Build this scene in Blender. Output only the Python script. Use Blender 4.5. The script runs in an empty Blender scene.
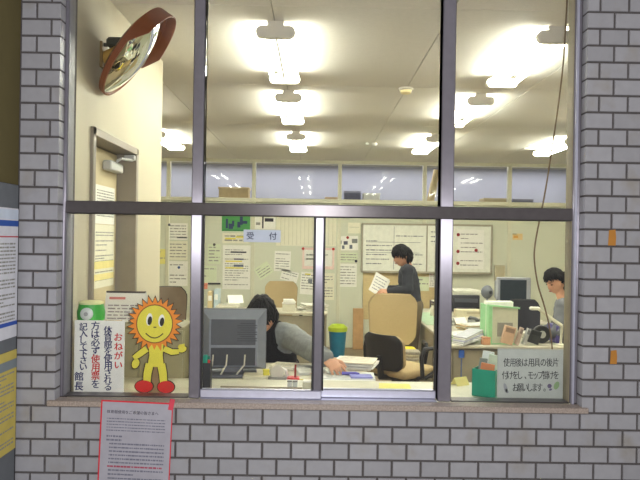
import bpy, bmesh, math, random
from math import pi, sin, cos, radians
from mathutils import Vector, Matrix, noise

random.seed(7)
SC = bpy.context.scene
COL = SC.collection

# ------------------------------------------------------------------ camera
F, D, EYE = 680.0, 2.74, 1.65          # focal length in pixels, distance to the wall face (Y = 0), eye height
CAMP = Vector((0.0, -D, EYE))
CAMR = (Matrix.Rotation(radians(-0.337), 3, 'Z') @ Matrix.Rotation(radians(90), 3, 'X')
        @ Matrix.Rotation(radians(0.9), 3, 'Z'))
cd = bpy.data.cameras.new('camera')
cd.sensor_width = 36.0
cd.lens = 36.0 * F / 640.0
cam = bpy.data.objects.new('camera', cd)
cam.matrix_world = Matrix.Translation(CAMP) @ CAMR.to_4x4()
COL.objects.link(cam)
SC.camera = cam

# ------------------------------------------------------------------ world, flash, added loft fill light, exposure
W = bpy.data.worlds.new('world')
SC.world = W
W.use_nodes = True
W.node_tree.nodes['Background'].inputs[0].default_value = (0.60, 0.58, 0.58, 1)
W.node_tree.nodes['Background'].inputs[1].default_value = 0.22
SC.view_settings.view_transform = 'Standard'
SC.view_settings.look = 'None'
SC.view_settings.exposure = 1.3
SC.view_settings.gamma = 1.0
TUBE_POWER = 23.0                       # emission strength of the fluorescent tubes


def lamp(name, kind, loc, energy, color, **kw):
    l = bpy.data.lights.new(name, kind)
    l.energy = energy
    l.color = color
    for k, v in kw.items():
        setattr(l, k, v)
    o = bpy.data.objects.new(name, l)
    o.location = loc
    COL.objects.link(o)
    return o


flash = lamp('camera_flash', 'POINT', (0.03, -D + 0.01, EYE + 0.03), 88.0, (0.98, 0.98, 1.0), shadow_soft_size=0.02)
loft = lamp('loft_fill_light', 'AREA', (0.3, 10.4 - D + 0.45, EYE + 1.2), 19.0, (1.0, 0.97, 0.95), shape='RECTANGLE', size=8.0, size_y=0.3)  # unseen fill lamp, added to brighten the loft niche behind the clerestory panes

# ------------------------------------------------------------------ helpers


def at(px, py, d):
    """world point seen at photo pixel (px,py) on the plane at distance d from the camera"""
    r = CAMR @ Vector(((px - 320) / F, (240 - py) / F, -1.0))
    return CAMP + r * (d / r.y)


def atz(px, py, z):
    r = CAMR @ Vector(((px - 320) / F, (240 - py) / F, -1.0))
    return CAMP + r * ((z - EYE) / r.z)


def lin(c):
    c = c / 255.0
    return c / 12.92 if c <= 0.04045 else ((c + 0.055) / 1.055) ** 2.4


def mat(name, rgb, rough=0.6, metal=0.0, var=0.06, scale=18.0, bump=0.0, spec=0.5, rnd=0.0, emit=None, alpha_glass=False, aniso=0.0):
    m = bpy.data.materials.new(name)
    m.use_nodes = True
    nt = m.node_tree
    b = nt.nodes['Principled BSDF']
    b.inputs['Roughness'].default_value = rough
    b.inputs['Metallic'].default_value = metal
    b.inputs['Specular IOR Level'].default_value = spec
    base = tuple(lin(c) for c in rgb)
    tc = nt.nodes.new('ShaderNodeTexCoord')
    nz = nt.nodes.new('ShaderNodeTexNoise')
    nz.inputs['Scale'].default_value = scale
    nz.inputs['Detail'].default_value = 4
    nt.links.new(tc.outputs['Object'], nz.inputs['Vector'])
    rp = nt.nodes.new('ShaderNodeMapRange')
    rp.inputs['From Min'].default_value = 0.3
    rp.inputs['From Max'].default_value = 0.7
    rp.inputs['To Min'].default_value = 1 - var
    rp.inputs['To Max'].default_value = 1 + var
    nt.links.new(nz.outputs['Fac'], rp.inputs['Value'])
    fac = rp.outputs['Result']
    if rnd:
        oi = nt.nodes.new('ShaderNodeObjectInfo')
        r2 = nt.nodes.new('ShaderNodeMapRange')
        r2.inputs['To Min'].default_value = 1 - rnd
        r2.inputs['To Max'].default_value = 1 + rnd
        nt.links.new(oi.outputs['Random'], r2.inputs['Value'])
        mu = nt.nodes.new('ShaderNodeMath')
        mu.operation = 'MULTIPLY'
        nt.links.new(fac, mu.inputs[0])
        nt.links.new(r2.outputs['Result'], mu.inputs[1])
        fac = mu.outputs[0]
    vm = nt.nodes.new('ShaderNodeVectorMath')
    vm.operation = 'SCALE'
    vm.inputs[0].default_value = base
    nt.links.new(fac, vm.inputs['Scale'])
    nt.links.new(vm.outputs['Vector'], b.inputs['Base Color'])
    if bump:
        bp = nt.nodes.new('ShaderNodeBump')
        bp.inputs['Strength'].default_value = bump
        bp.inputs['Distance'].default_value = 0.01
        nt.links.new(nz.outputs['Fac'], bp.inputs['Height'])
        nt.links.new(bp.outputs['Normal'], b.inputs['Normal'])
    if emit:
        b.inputs['Emission Color'].default_value = (*[lin(c) for c in emit[0]], 1)
        b.inputs['Emission Strength'].default_value = emit[1]
    if aniso:
        b.inputs['Anisotropic'].default_value = aniso
        tv = nt.nodes.new('ShaderNodeCombineXYZ')
        tv.inputs[0].default_value = 1.0
        nt.links.new(tv.outputs[0], b.inputs['Tangent'])
    return m


def glass_mat(name, tint=(1, 1, 1), refl=1.0):
    m = bpy.data.materials.new(name)
    m.use_nodes = True
    nt = m.node_tree
    nt.nodes.clear()
    out = nt.nodes.new('ShaderNodeOutputMaterial')
    mx = nt.nodes.new('ShaderNodeMixShader')
    tr = nt.nodes.new('ShaderNodeBsdfTransparent')
    tr.inputs[0].default_value = (*tint, 1)
    gl = nt.nodes.new('ShaderNodeBsdfGlossy')
    gl.inputs['Roughness'].default_value = 0.02
    fr = nt.nodes.new('ShaderNodeFresnel')
    fr.inputs[0].default_value = 1.45
    mu = nt.nodes.new('ShaderNodeMath')
    mu.operation = 'MULTIPLY'
    mu.inputs[1].default_value = refl
    nt.links.new(fr.outputs[0], mu.inputs[0])
    nt.links.new(mu.outputs[0], mx.inputs[0])
    nt.links.new(tr.outputs[0], mx.inputs[1])
    nt.links.new(gl.outputs[0], mx.inputs[2])
    nt.links.new(mx.outputs[0], out.inputs[0])
    return m


_cm = {}


def C(r, g, b, rough=0.6, **k):
    key = (r, g, b, rough, tuple(sorted(k.items())))
    if key not in _cm:
        _cm[key] = mat('colour_%d_%d_%d' % (r, g, b), (r, g, b), rough, **k)
    return _cm[key]


def frame_of(direction, up=Vector((0, 0, 1))):
    z = Vector(direction).normalized()
    if abs(z.dot(up)) > 0.98:
        up = Vector((0, 1, 0))
    x = up.cross(z).normalized()
    return x, z.cross(x), z


class MB:
    """collects shapes; build() links them as ONE mesh object"""

    def __init__(s):
        s.v, s.f = [], []

    def add(s, vs, fs, M=None):
        o = len(s.v)
        s.v += [(M @ Vector(v)) if M else Vector(v) for v in vs]
        s.f += [tuple(i + o for i in f) for f in fs]
        return s

    def box(s, c, size, rot=None, bevel=0.0, taper=None, seg=1):
        bm = bmesh.new()
        bmesh.ops.create_cube(bm, size=1.0)
        for v in bm.verts:
            k = 1.0
            if taper and v.co.z > 0:
                k = taper
            v.co = Vector((v.co.x * size[0] * k, v.co.y * size[1] * k, v.co.z * size[2]))
        if bevel:
            bmesh.ops.bevel(bm, geom=bm.edges[:], offset=bevel, segments=seg, affect='EDGES', profile=0.5)
        M = Matrix.Translation(Vector(c))
        if rot is not None:
            M = M @ (rot.to_4x4() if isinstance(rot, Matrix) else Matrix.Rotation(rot, 4, 'Z'))
        bm.verts.index_update()
        s.add([v.co.copy() for v in bm.verts], [[v.index for v in f.verts] for f in bm.faces], M)
        bm.free()
        return s

    def tube(s, pts, r, n=8, closed=True):
        pts = [Vector(p) for p in pts]
        rs = r if isinstance(r, (list, tuple)) else [r] * len(pts)
        vs, fs = [], []
        px = None
        for i, p in enumerate(pts):
            t = (pts[min(i + 1, len(pts) - 1)] - pts[max(i - 1, 0)])
            if t.length < 1e-9:
                t = Vector((0, 0, 1))
            t.normalize()
            if px is None:
                x, y, _ = frame_of(t)
            else:
                x = (px - t * px.dot(t))
                x = x.normalized() if x.length > 1e-6 else frame_of(t)[0]
                y = t.cross(x)
            px = x
            for k in range(n):
                a = 2 * pi * k / n
                vs.append(p + (x * cos(a) + y * sin(a)) * rs[i])
        for i in range(len(pts) - 1):
            for k in range(n):
                a, b = i * n + k, i * n + (k + 1) % n
                fs.append((a, b, b + n, a + n))
        if closed:
            fs.append(tuple(reversed(range(n))))
            fs.append(tuple(range((len(pts) - 1) * n, len(pts) * n)))
        return s.add(vs, fs)

    def capsule(s, a, b, ra, rb, n=10):
        """a tapered limb with rounded ends"""
        a, b = Vector(a), Vector(b)
        t = (b - a).normalized()
        pts, rs = [], []
        for q in (90, 60, 30, 0):
            pts.append(a - t * ra * sin(radians(q)))
            rs.append(max(ra * cos(radians(q)), ra * 0.05))
        for q in (0, 30, 60, 90):
            pts.append(b + t * rb * sin(radians(q)))
            rs.append(max(rb * cos(radians(q)), rb * 0.05))
        return s.tube(pts, rs, n)

    def lathe(s, prof, M=None, n=20):
        """profile of (radius, z) revolved about z"""
        vs, fs = [], []
        for r, z in prof:
            for k in range(n):
                a = 2 * pi * k / n
                vs.append((max(r, 1e-5) * cos(a), max(r, 1e-5) * sin(a), z))
        for i in range(len(prof) - 1):
            for k in range(n):
                a, b = i * n + k, i * n + (k + 1) % n
                fs.append((a, b, b + n, a + n))
        fs.append(tuple(reversed(range(n))))
        fs.append(tuple(range((len(prof) - 1) * n, len(prof) * n)))
        return s.add(vs, fs, M)

    def ellipsoid(s, c, r, rot=None, n=14, m=9):
        vs, fs = [], []
        for i in range(m + 1):
            th = pi * i / m
            for k in range(n):
                a = 2 * pi * k / n
                q = max(sin(th), 1e-3)
                vs.append((r[0] * q * cos(a), r[1] * q * sin(a), r[2] * cos(th)))
        for i in range(m):
            for k in range(n):
                a, b = i * n + k, i * n + (k + 1) % n
                fs.append((a, a + n, b + n, b))
        fs.append(tuple(range(n)))
        fs.append(tuple(reversed(range(m * n, (m + 1) * n))))
        M = Matrix.Translation(Vector(c))
        if rot is not None:
            M = M @ rot.to_4x4()
        return s.add(vs, fs, M)

    def prism(s, poly, y0, y1, M=None):
        """2-D outline (x,z) extruded from y0 (front) to y1 (back)"""
        n = len(poly)
        vs = [(x, y0, z) for x, z in poly] + [(x, y1, z) for x, z in poly]
        fs = [tuple(range(n)), tuple(reversed(range(n, 2 * n)))]
        for i in range(n):
            j = (i + 1) % n
            fs.append((i, i + n, j + n, j))
        return s.add(vs, fs, M)

    def mesh(s, name, smooth=40):
        me = bpy.data.meshes.new(name)
        me.from_pydata([tuple(v) for v in s.v], [], s.f)
        bm = bmesh.new()
        bm.from_mesh(me)
        bmesh.ops.recalc_face_normals(bm, faces=bm.faces[:])
        bm.to_mesh(me)
        bm.free()
        if smooth:
            me.shade_smooth()
            me.set_sharp_from_angle(angle=radians(smooth))
        return me

    def build(s, name, m, parent=None, smooth=40, loc=None):
        return obj(name, s.mesh(name, smooth), m, parent, loc)


def obj(name, me, m=None, parent=None, loc=None):
    if m is not None and not me.materials:
        me.materials.append(m)
    o = bpy.data.objects.new(name, me)
    COL.objects.link(o)
    if parent is not None:
        o.parent = parent
    if loc is not None:
        o.location = loc
    return o


def tag(o, label=None, cat=None, group=None, kind=None):
    if label:
        o['label'] = label
    if cat:
        o['category'] = cat
    if group:
        o['group'] = group
    if kind:
        o['kind'] = kind
    return o


def thing(name, label, cat, loc=(0, 0, 0), rz=0.0, group=None):
    o = bpy.data.objects.new(name, None)
    o.empty_display_size = 0.05
    COL.objects.link(o)
    o.location = loc
    o.rotation_euler = (0, 0, rz)
    return tag(o, label, cat, group)


def struct(o, label, cat):
    return tag(o, label, cat, None, 'structure')


def copy_tree(o, parent=None):
    c = o.copy()
    COL.objects.link(c)
    if parent is not None:
        c.parent = parent
    for ch in [x for x in bpy.data.objects if x.parent == o]:
        copy_tree(ch, c)
    return c


# ---- writing
_fc = bpy.data.curves.new('glyph_source', 'FONT')
_fo = bpy.data.objects.new('glyph_source', _fc)
_glyph = {}


def glyph(ch, bold=0.0):
    if (ch, bold) not in _glyph:
        COL.objects.link(_fo)
        _fc.body = ch
        _fc.offset = bold
        _fc.resolution_u = 3
        bpy.context.view_layer.update()
        me = bpy.data.meshes.new_from_object(_fo.evaluated_get(bpy.context.evaluated_depsgraph_get()))
        vs = [v.co.copy() for v in me.vertices]
        fs = [tuple(p.vertices) for p in me.polygons]
        bpy.data.meshes.remove(me)
        COL.objects.unlink(_fo)
        if vs:
            cx = (min(v.x for v in vs) + max(v.x for v in vs)) / 2
        else:
            cx = 0
        _glyph[(ch, bold)] = ([(v.x - cx, v.y - 0.36) for v in vs], fs)
    return _glyph[(ch, bold)]


def put_text(mb, chars, y, bold=0.0, jitter=0.0):
    """chars: list of (character, x, z, size) on the plane y, facing -Y"""
    for ch, x, z, s in chars:
        vs, fs = glyph(ch)
        a = random.uniform(-jitter, jitter)
        for k_ in ((-1, 0, 1) if bold else (0,)):
            ox, oz = k_ * bold * s, k_ * bold * s * 0.5
            mb.add([(x + ox + s * (vx * cos(a) - vy * sin(a)), y - 0.0001 * k_, z + oz + s * (vx * sin(a) + vy * cos(a))) for vx, vy in vs], fs)
    return mb


def print_lines(mb, x0, x1, z0, z1, rows, y, seed=0, fill=0.75, h=0.45, step=None):
    """illegible small print: short dashes in rows, on the plane y"""
    rr = random.Random(seed)
    dz = (z1 - z0) / rows
    st = step or abs(dz) * 0.9
    for i in range(rows):
        z = z0 + dz * (i + 0.5)
        if rr.random() < 0.12:
            continue
        x = x0
        end = x0 + (x1 - x0) * (1 if rr.random() < fill else rr.uniform(0.35, 0.9))
        while x < end:
            w = st * rr.uniform(0.6, 2.4)
            hh = abs(dz) * h * rr.uniform(0.75, 1.1) / 2
            xe = min(x + w, end)
            mb.add([(x, y, z - hh), (xe, y, z - hh), (xe, y, z + hh), (x, y, z + hh)], [(0, 1, 2, 3)])
            x = xe + st * rr.uniform(0.15, 0.5)
    return mb


# ------------------------------------------------------------------ materials
M_tile = mat('glazed_grey_tile', (154, 153, 157), 0.38, var=0.05, scale=25, rnd=0.06, spec=0.4)
_nt = M_tile.node_tree
_g = _nt.nodes.new('ShaderNodeNewGeometry')
for _n in [n for n in _nt.nodes if n.type == 'TEX_NOISE']:
    _nt.links.new(_g.outputs['Position'], _n.inputs['Vector'])
_st = _nt.nodes.new('ShaderNodeTexNoise')
_st.inputs['Scale'].default_value = 6.5
_st.inputs['Detail'].default_value = 5
_nt.links.new(_g.outputs['Position'], _st.inputs['Vector'])
_sr = _nt.nodes.new('ShaderNodeMapRange')
_sr.inputs['From Min'].default_value, _sr.inputs['From Max'].default_value = 0.56, 0.74
_sr.inputs['To Max'].default_value = 0.45
_nt.links.new(_st.outputs['Fac'], _sr.inputs['Value'])
_mx = _nt.nodes.new('ShaderNodeMixRGB')
_mx.inputs[2].default_value = (lin(134), lin(122), lin(98), 1)
_bs = _nt.nodes['Principled BSDF'].inputs['Base Color']
_src = _bs.links[0].from_socket
_nt.links.new(_sr.outputs['Result'], _mx.inputs[0])
_nt.links.new(_src, _mx.inputs[1])
_nt.links.new(_mx.outputs[0], _bs)
M_grout = mat('dark_grout', (84, 79, 78), 0.9, var=0.15, scale=60)
M_olive = mat('olive_plaster', (92, 82, 42), 0.75, var=0.08, scale=5, bump=0.1)
M_steel = mat('brushed_stainless_steel', (146, 142, 151), 0.33, 0.6, var=0.05, scale=30, aniso=0.9)
M_steel_d = mat('dull_stainless_steel', (120, 116, 118), 0.40, 0.85, var=0.06, scale=30, aniso=0.8)
M_transom = mat('horizontally_brushed_steel', (112, 107, 108), 0.38, 0.65, var=0.06, scale=30, aniso=0.9)
_tv = [n for n in M_transom.node_tree.nodes if n.type == 'COMBXYZ'][0]
_tv.inputs[0].default_value, _tv.inputs[2].default_value = 0.0, 1.0
M_alu = mat('anodised_aluminium_rail', (196, 196, 212), 0.40, 0.6, var=0.04, scale=30)
M_gasket = mat('black_rubber_gasket', (24, 20, 20), 0.6)
M_glass = glass_mat('window_glass', (0.985, 0.99, 0.985), 1.0)
M_glass2 = glass_mat('clerestory_glass', (0.93, 0.94, 0.97), 0.5)
M_granite = mat('speckled_granite_sill', (158, 144, 134), 0.45, var=0.28, scale=160)
M_wall = mat('cream_wall_paint', (188, 180, 156), 0.6, var=0.02, scale=4, bump=0.03)
M_back = mat('cream_green_partition', (211, 213, 190), 0.45, var=0.025, scale=3)
M_post = mat('cream_partition_post', (214, 212, 186), 0.4, var=0.03)
M_ceil = mat('white_ceiling_board', (211, 207, 198), 0.85, var=0.03, scale=40, bump=0.05)
M_floor = mat('tan_floor', (150, 132, 104), 0.5, var=0.08, scale=8)
M_corr = mat('corridor_floor', (120, 118, 116), 0.5, var=0.1, scale=9)
M_grey = mat('grey_loft_board', (168, 170, 184), 0.7, var=0.05, scale=3)
M_door = mat('door_beige_paint', (205, 190, 150), 0.5, var=0.03)
M_doorf = mat('door_frame_grey', (140, 130, 116), 0.4, 0.2, var=0.04)
M_white = mat('white_paint', (232, 230, 222), 0.5, var=0.03)
M_cap = mat('lamp_cap_white', (216, 210, 196), 0.5, var=0.03)
M_tube = mat('fluorescent_tube', (255, 252, 240), 0.5, emit=((252, 254, 240), TUBE_POWER))
M_paper = mat('white_paper', (240, 238, 228), 0.8, var=0.02)
M_paper2 = mat('cream_paper', (234, 230, 206), 0.8, var=0.03)
M_paper3 = mat('pale_green_paper', (216, 224, 190), 0.8, var=0.03)
M_ink = mat('grey_print_ink', (150, 148, 140), 0.8)
M_inkd = mat('dark_print_ink', (48, 46, 60), 0.8)
M_inkr = mat('red_ink', (200, 36, 36), 0.7)
M_inkn = mat('navy_ink', (34, 34, 92), 0.7)
M_black = mat('black_plastic', (30, 29, 29), 0.45, var=0.1)
M_dgrey = mat('dark_grey_plastic', (92, 94, 100), 0.45, var=0.06)
M_mgrey = mat('grey_plastic', (128, 130, 136), 0.45, var=0.05)
M_lgrey = mat('light_grey_plastic', (190, 190, 186), 0.5, var=0.04)
M_desk = mat('desk_top_beige', (190, 184, 162), 0.45, var=0.03)
M_deskp = mat('desk_panel_grey_beige', (156, 148, 124), 0.55, var=0.04)
M_tan = mat('tan_chair_fabric', (172, 150, 108), 0.85, var=0.08, scale=120, bump=0.1)
M_skin = mat('skin', (214, 160, 126), 0.55, var=0.05, scale=30)
M_lip = mat('lip', (178, 98, 88), 0.5)
M_hair = mat('black_hair', (11, 9, 8), 0.6, var=0.3, scale=90, bump=0.4, spec=0.2)
M_eye = mat('dark_eye', (28, 20, 18), 0.25)
M_chrome = mat('chrome', (210, 210, 214), 0.15, 1.0)

# ------------------------------------------------------------------ main planes (d = distance from camera, Y = d - D)
CEIL = EYE + 1.218
YB = 10.4 - D                          # back partition
YF = 2.94 - D                          # inner face of the front wall
XL, XR = -1.044, 1.088                 # opening in the tiled wall
ZS = EYE - 0.684                       # underside of the sill = bottom of the opening
ZT = EYE + 1.14                        # top of the opening
XW = -1.08                             # face of the wall on the door side
YC = 4.72 - D                          # where that wall ends
XSIDE = -1.2                           # corridor side wall
WEST, EAST = -4.6, 4.4

# front wall: backing + tiles
wf = MB()
y0, y1 = 0.009, YF
for (xa, xb, za, zb) in ((XSIDE, XL, 0, CEIL + 0.3), (XR + 0.02, EAST, 0, CEIL + 0.3), (XL, XR + 0.02, 0, ZS), (XL, XR + 0.02, ZT, CEIL + 0.3), (WEST, XSIDE, 0, CEIL + 0.3)):
    wf.box(((xa + xb) / 2, (y0 + y1) / 2, (za + zb) / 2), (xb - xa, y1 - y0, zb - za))
wf.box((XR + 0.01, (0.009 + 0.132) / 2, (ZS + ZT) / 2), (0.02, 0.123, ZT - ZS))
wall_front = struct(wf.build('wall_front', M_grout, smooth=0), 'corridor wall of grey glazed tiles around the office window', 'wall')
PX, PZ, GR = 0.1165, 0.0676, 0.0085
ZJ = EYE - 0.751
_tm = {}


def tile_mesh(w, h, dep):
    k = (round(w, 3), round(h, 3), round(dep, 3))
    if k not in _tm:
        c = 0.0022
        a, b = w / 2, h / 2
        vs = [(-a + c, 0, -b + c), (a - c, 0, -b + c), (a - c, 0, b - c), (-a + c, 0, b - c),
              (-a, c, -b), (a, c, -b), (a, c, b), (-a, c, b), (-a, dep, -b), (a, dep, -b), (a, dep, b), (-a, dep, b)]
        fs = [(0, 1, 2, 3)] + [(i, 4 + i, 4 + (i + 1) % 4, (i + 1) % 4) for i in range(4)] + \
             [(4 + i, 8 + i, 8 + (i + 1) % 4, 4 + (i + 1) % 4) for i in range(4)]
        mb = MB().add(vs, fs)
        me = mb.mesh('tile', 0)
        me.materials.append(M_tile)
        _tm[k] = me
    return _tm[k]


REV = 0.058                            # depth of the tiled reveal
ntile = 0
far_tiles = MB()


def put_tile(xa, xb, z, h, dep):
    global ntile
    w = xb - xa
    inview = -1.21 < xa and xb < 1.43 and EYE - 1.02 < z < EYE + 1.0
    me = tile_mesh(w, h, dep)
    loc = ((xa + xb) / 2, random.uniform(-0.0006, 0.0006), z)
    if inview and ntile < 296:
        obj('tile', me, None, wall_front, loc)
        ntile += 1
    else:
        far_tiles.add([v.co + Vector(loc) for v in me.vertices], [tuple(p.vertices) for p in me.polygons])


rows = []
k = -14
while ZJ + k * PZ < CEIL + 0.1:
    rows.append((k, ZJ + k * PZ))
    k += 1
for k, zb in rows:
    # row k spans zb .. zb+PZ ; k = -1 is a B row (joint at -1.078)
    off = -1.078 if k % 2 else -1.078 - PX / 2
    zc, h = zb + PZ / 2, PZ - GR
    if zb < 0.02:
        continue
    full = zb + PZ <= ZS + 0.012 or zb >= ZT - 0.02
    spans = [(XSIDE + 0.004, 2.2, 0, 0)] if full else [(XSIDE + 0.004, XL, 0, 1), (XR, 2.2, 1, 0)]
    for (xa, xb, ca, cb) in spans:
        x = off - PX * 3
        js = []
        while x < xb + PX:
            js.append(x)
            x += PX
        cuts = [xa] + [j for j in js if xa + 0.02 < j < xb - 0.02] + [xb]
        for i in range(len(cuts) - 1):
            a, b = cuts[i], cuts[i + 1]
            la = a if i == 0 else a + GR / 2
            lb = b if i == len(cuts) - 2 else b - GR / 2
            dep = 0.012
            if (cb and i == len(cuts) - 2) or (ca and i == 0):
                dep = REV
            if dep == REV:   # corner tile folds round into the reveal
                la, lb = (la - 0.003, lb) if ca else (la, lb + 0.003)
            put_tile(la, lb, zc, h, dep)
ft = far_tiles.build('outlying_tile', M_tile, wall_front, smooth=0)
ft['kind'] = 'stuff'
# ochre chip mark on two tiles of the wall
for (px, py, w, h) in ((612, 237.5, 8, 16), (613.5, 357, 7, 14)):
    p = at(px, py, D)
    s = D / F
    mb = MB().prism([(-w / 2 * s, -h / 2 * s), (w / 2 * s * .9, -h / 2 * s), (w / 2 * s, 0), (w / 2 * s * .8, h / 2 * s), (-w / 2 * s * .8, h / 2 * s * .9)], -0.002, 0.001)
    o = mb.build('tape_scrap', C(176, 118, 42, 0.6), None, 0, (p.x, 0, p.z))
    tag(o, 'ochre scrap of old tape on the grey tiles, %s' % ('the upper of two' if py < 300 else 'the lower of two'), 'tape')

# granite sill
o = MB().box(((XL + XR) / 2 - 0.002, 0.024, (ZS + EYE - 0.66) / 2), (XR - XL + 0.045, 0.072, 0.024), bevel=0.003).build('trim_1', M_granite)
struct(o, 'brown speckled granite sill under the office window', 'sill')

# corridor side wall, floor
o = MB().box((XSIDE - 0.06, -1.9, 1.6), (0.12, 3.8, 3.2)).build('wall_corridor', M_olive, smooth=0)
struct(o, 'olive plastered side wall meeting the tiled wall', 'wall')
o = MB().box((0.9, -2.0, -0.05), (6.5, 4.0, 0.1)).build('floor_corridor', M_corr, smooth=0)
struct(o, 'grey corridor floor below the tiled wall', 'floor')

# office shell
o = MB().box(((WEST + EAST) / 2, (YF + YB + 1) / 2, -0.05), (EAST - WEST, YB + 1 - YF, 0.1)).build('floor', M_floor, smooth=0)
struct(o, 'tan office floor behind the window', 'floor')
o = MB().box(((WEST + EAST) / 2, (YF + YB + 1) / 2, CEIL + 0.11), (EAST - WEST, YB + 1 - YF, 0.2)).build('ceiling', C(150, 146, 132, 0.9), smooth=0)
ceiling = struct(o, 'white boarded office ceiling with surface lamps', 'ceiling')
XJ = [-4.6, -4.14, -3.18, -2.2, -1.22, -0.25, 0.70, 1.67, 2.64, 3.6, 4.4]
YJ = [YF] + [3.55 - D + 1.82 * i for i in range(0, 4)] + [YB]
for i in range(len(XJ) - 1):
    for j in range(len(YJ) - 1):
        a, b, c, d = XJ[i], XJ[i + 1], YJ[j], YJ[j + 1]
        MB().box(((a + b) / 2, (c + d) / 2, CEIL + 0.006), (b - a - 0.005, d - c - 0.005, 0.012), bevel=0.002).build('ceiling_board', M_ceil, ceiling, 0)
for nm, x, lab in (('wall_west', WEST - 0.05, 'far cream wall of the office annex'), ('wall_east', EAST + 0.05, 'cream end wall of the office behind the seated man')):
    o = MB().box((x, (YB + YF) / 2, CEIL / 2), (0.1, YB - YF, CEIL)).build(nm, M_wall, smooth=0)
    struct(o, lab, 'wall')

# back partition: panels, posts, rails, panes, loft niche
ZR = EYE + 0.565                       # top of the partition / bottom rail of the clerestory
wb = MB().box(((WEST + EAST) / 2, YB + 0.1, ZR / 2), (EAST - WEST, 0.04, ZR))
wall_back = struct(wb.build('wall_back', C(190, 186, 150), smooth=0), 'cream steel partition closing the back of the office', 'wall')
POST = [at(167.5, 240, 10.4).x - 1.31 * i for i in (1,)] + [at(p, 240, 10.4).x for p in (167.5, 253, 339, 424, 509)] + [at(509, 240, 10.4).x + 1.31]
POST = [POST[0]] + POST[1:] 
edges = [WEST] + POST + [EAST]
for i in range(len(edges) - 1):
    a, b = edges[i], edges[i + 1]
    MB().box(((a + b) / 2, YB + 0.04, ZR / 2), (b - a - 0.03, 0.08, ZR - 0.02), bevel=0.003).build('partition_panel', M_back, wall_back)
    MB().box(((a + b) / 2, YB + 0.03, (ZR + CEIL) / 2), (b - a - 0.05, 0.006, CEIL - ZR - 0.06)).build('clerestory_pane', M_glass2, wall_back, 0)
for x in POST:
    MB().box((x, YB + 0.03, CEIL / 2), (0.055, 0.09, CEIL), bevel=0.004).build('partition_post', M_post, wall_back)
for z, h in ((ZR + 0.03, 0.06), (CEIL - 0.025, 0.05)):
    MB().box(((WEST + EAST) / 2, YB + 0.03, z), (EAST - WEST, 0.1, h), bevel=0.004).build('partition_rail', M_post, wall_back)
MB().box(((WEST + EAST) / 2, YB + 0.46, ZR - 0.02), (EAST - WEST, 0.76, 0.04)).build('loft_shelf', M_post, wall_back, 0)
MB().box(((WEST + EAST) / 2, YB + 0.86, (ZR + CEIL) / 2), (EAST - WEST, 0.04, CEIL - ZR + 0.2)).build('loft_board', M_grey, wall_back, 0)
for (x0, x1, y0_, c, nm, lab) in (
        (220, 249, 188, (196, 172, 120), 'cardboard_box', 'brown cardboard box with open flaps on the loft ledge'),
        (325, 338, 198, (176, 150, 110), 'cardboard_box', 'low brown box beside a post on the loft ledge'),
        (344, 360, 192, (92, 92, 110), 'storage_box', 'dark grey box with white lid on the loft ledge'),
        (363, 379, 194, (222, 220, 204), 'storage_box', 'small white box beside the dark grey one on the ledge'),
        (482, 506, 199, (176, 160, 120), 'cardboard_box', 'flat tan box low on the loft ledge near the hanging cord'),
        (511, 530, 200, (104, 104, 118), 'storage_box', 'flat dark grey box on the ledge behind the hanging cord')):
    a, b = at(x0, 203, 10.8), at(x1, 203, 10.8)
    t = at(x0, y0_, 10.8)
    w, h = b.x - a.x, t.z - ZR
    r = thing(nm, lab, 'box', ((a.x + b.x) / 2, 10.8 - D, ZR), 0)
    MB().box((0, 0, h / 2), (w, 0.3, h), bevel=0.004).build('carton', C(*c), r)
    MB().box((0, 0, h - 0.008), (w * 1.05, 0.31, 0.03), bevel=0.003).build('lid', C(*[min(255, v + (60 if 'white lid' in lab else 14)) for v in c]), r)
# roll of cloth leaning behind the glass
a, b = at(430, 203, 10.75), at(437, 170, 10.75)
o = MB().tube([a, a.lerp(b, .6)], 0.06, 12).tube([a.lerp(b, .6), b], 0.052, 12).build('paper_roll', C(190, 170, 120))
tag(o, 'tan roll standing on the ledge behind a clerestory pane', 'roll')

# wall with the door
T = 0.14
dA, dB, dZ = 3.24, 4.06, EYE + 0.525    # door opening along d
wl = MB()
for (ya, yb, za, zb) in ((YF, dA - D, 0, CEIL), (dB - D, YC, 0, CEIL), (dA - D, dB - D, dZ, CEIL)):
    wl.box((XW - T / 2, (ya + yb) / 2, (za + zb) / 2), (T, yb - ya, zb - za))
wall_left = struct(wl.build('wall_left', M_wall, smooth=0), 'bright cream wall carrying the door and the round mirror', 'wall')
o = MB().box(((WEST + XW) / 2 - 0.02, YF + 0.03 + 0.6, CEIL / 2), (XW - WEST - 0.2, 0.06, CEIL)).build('wall_lobby', M_wall, smooth=0)
struct(o, 'cream wall behind the closed door', 'wall')
door = bpy.data.objects.new('door_1', None)
COL.objects.link(door)
struct(door, 'beige door with grey steel frame and a closer in the cream wall', 'door')
ya, yb = dA - D, dB - D
fr = MB()
fr.box((XW - T / 2 + 0.008, ya + 0.02, dZ / 2), (T + 0.016, 0.04, dZ), bevel=0.003)
fr.box((XW - T / 2 + 0.008, yb - 0.02, dZ / 2), (T + 0.016, 0.04, dZ), bevel=0.003)
fr.box((XW - T / 2 + 0.008, (ya + yb) / 2, dZ - 0.02), (T + 0.016, yb - ya, 0.04), bevel=0.003)
fr.build('door_frame', M_doorf, door)
XLF = XW - 0.10
leaf = MB().box((XLF - 0.02, (ya + yb) / 2, (dZ - 0.04) / 2), (0.04, yb - ya - 0.085, dZ - 0.05), bevel=0.003).build('door_leaf', M_door, door)
h = MB().lathe([(0.024, 0), (0.024, 0.01), (0.01, 0.014), (0.01, 0.05)], Matrix.Translation((XLF, yb - 0.12, 1.0)) @ Matrix.Rotation(pi / 2, 4, 'Y'))
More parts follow.
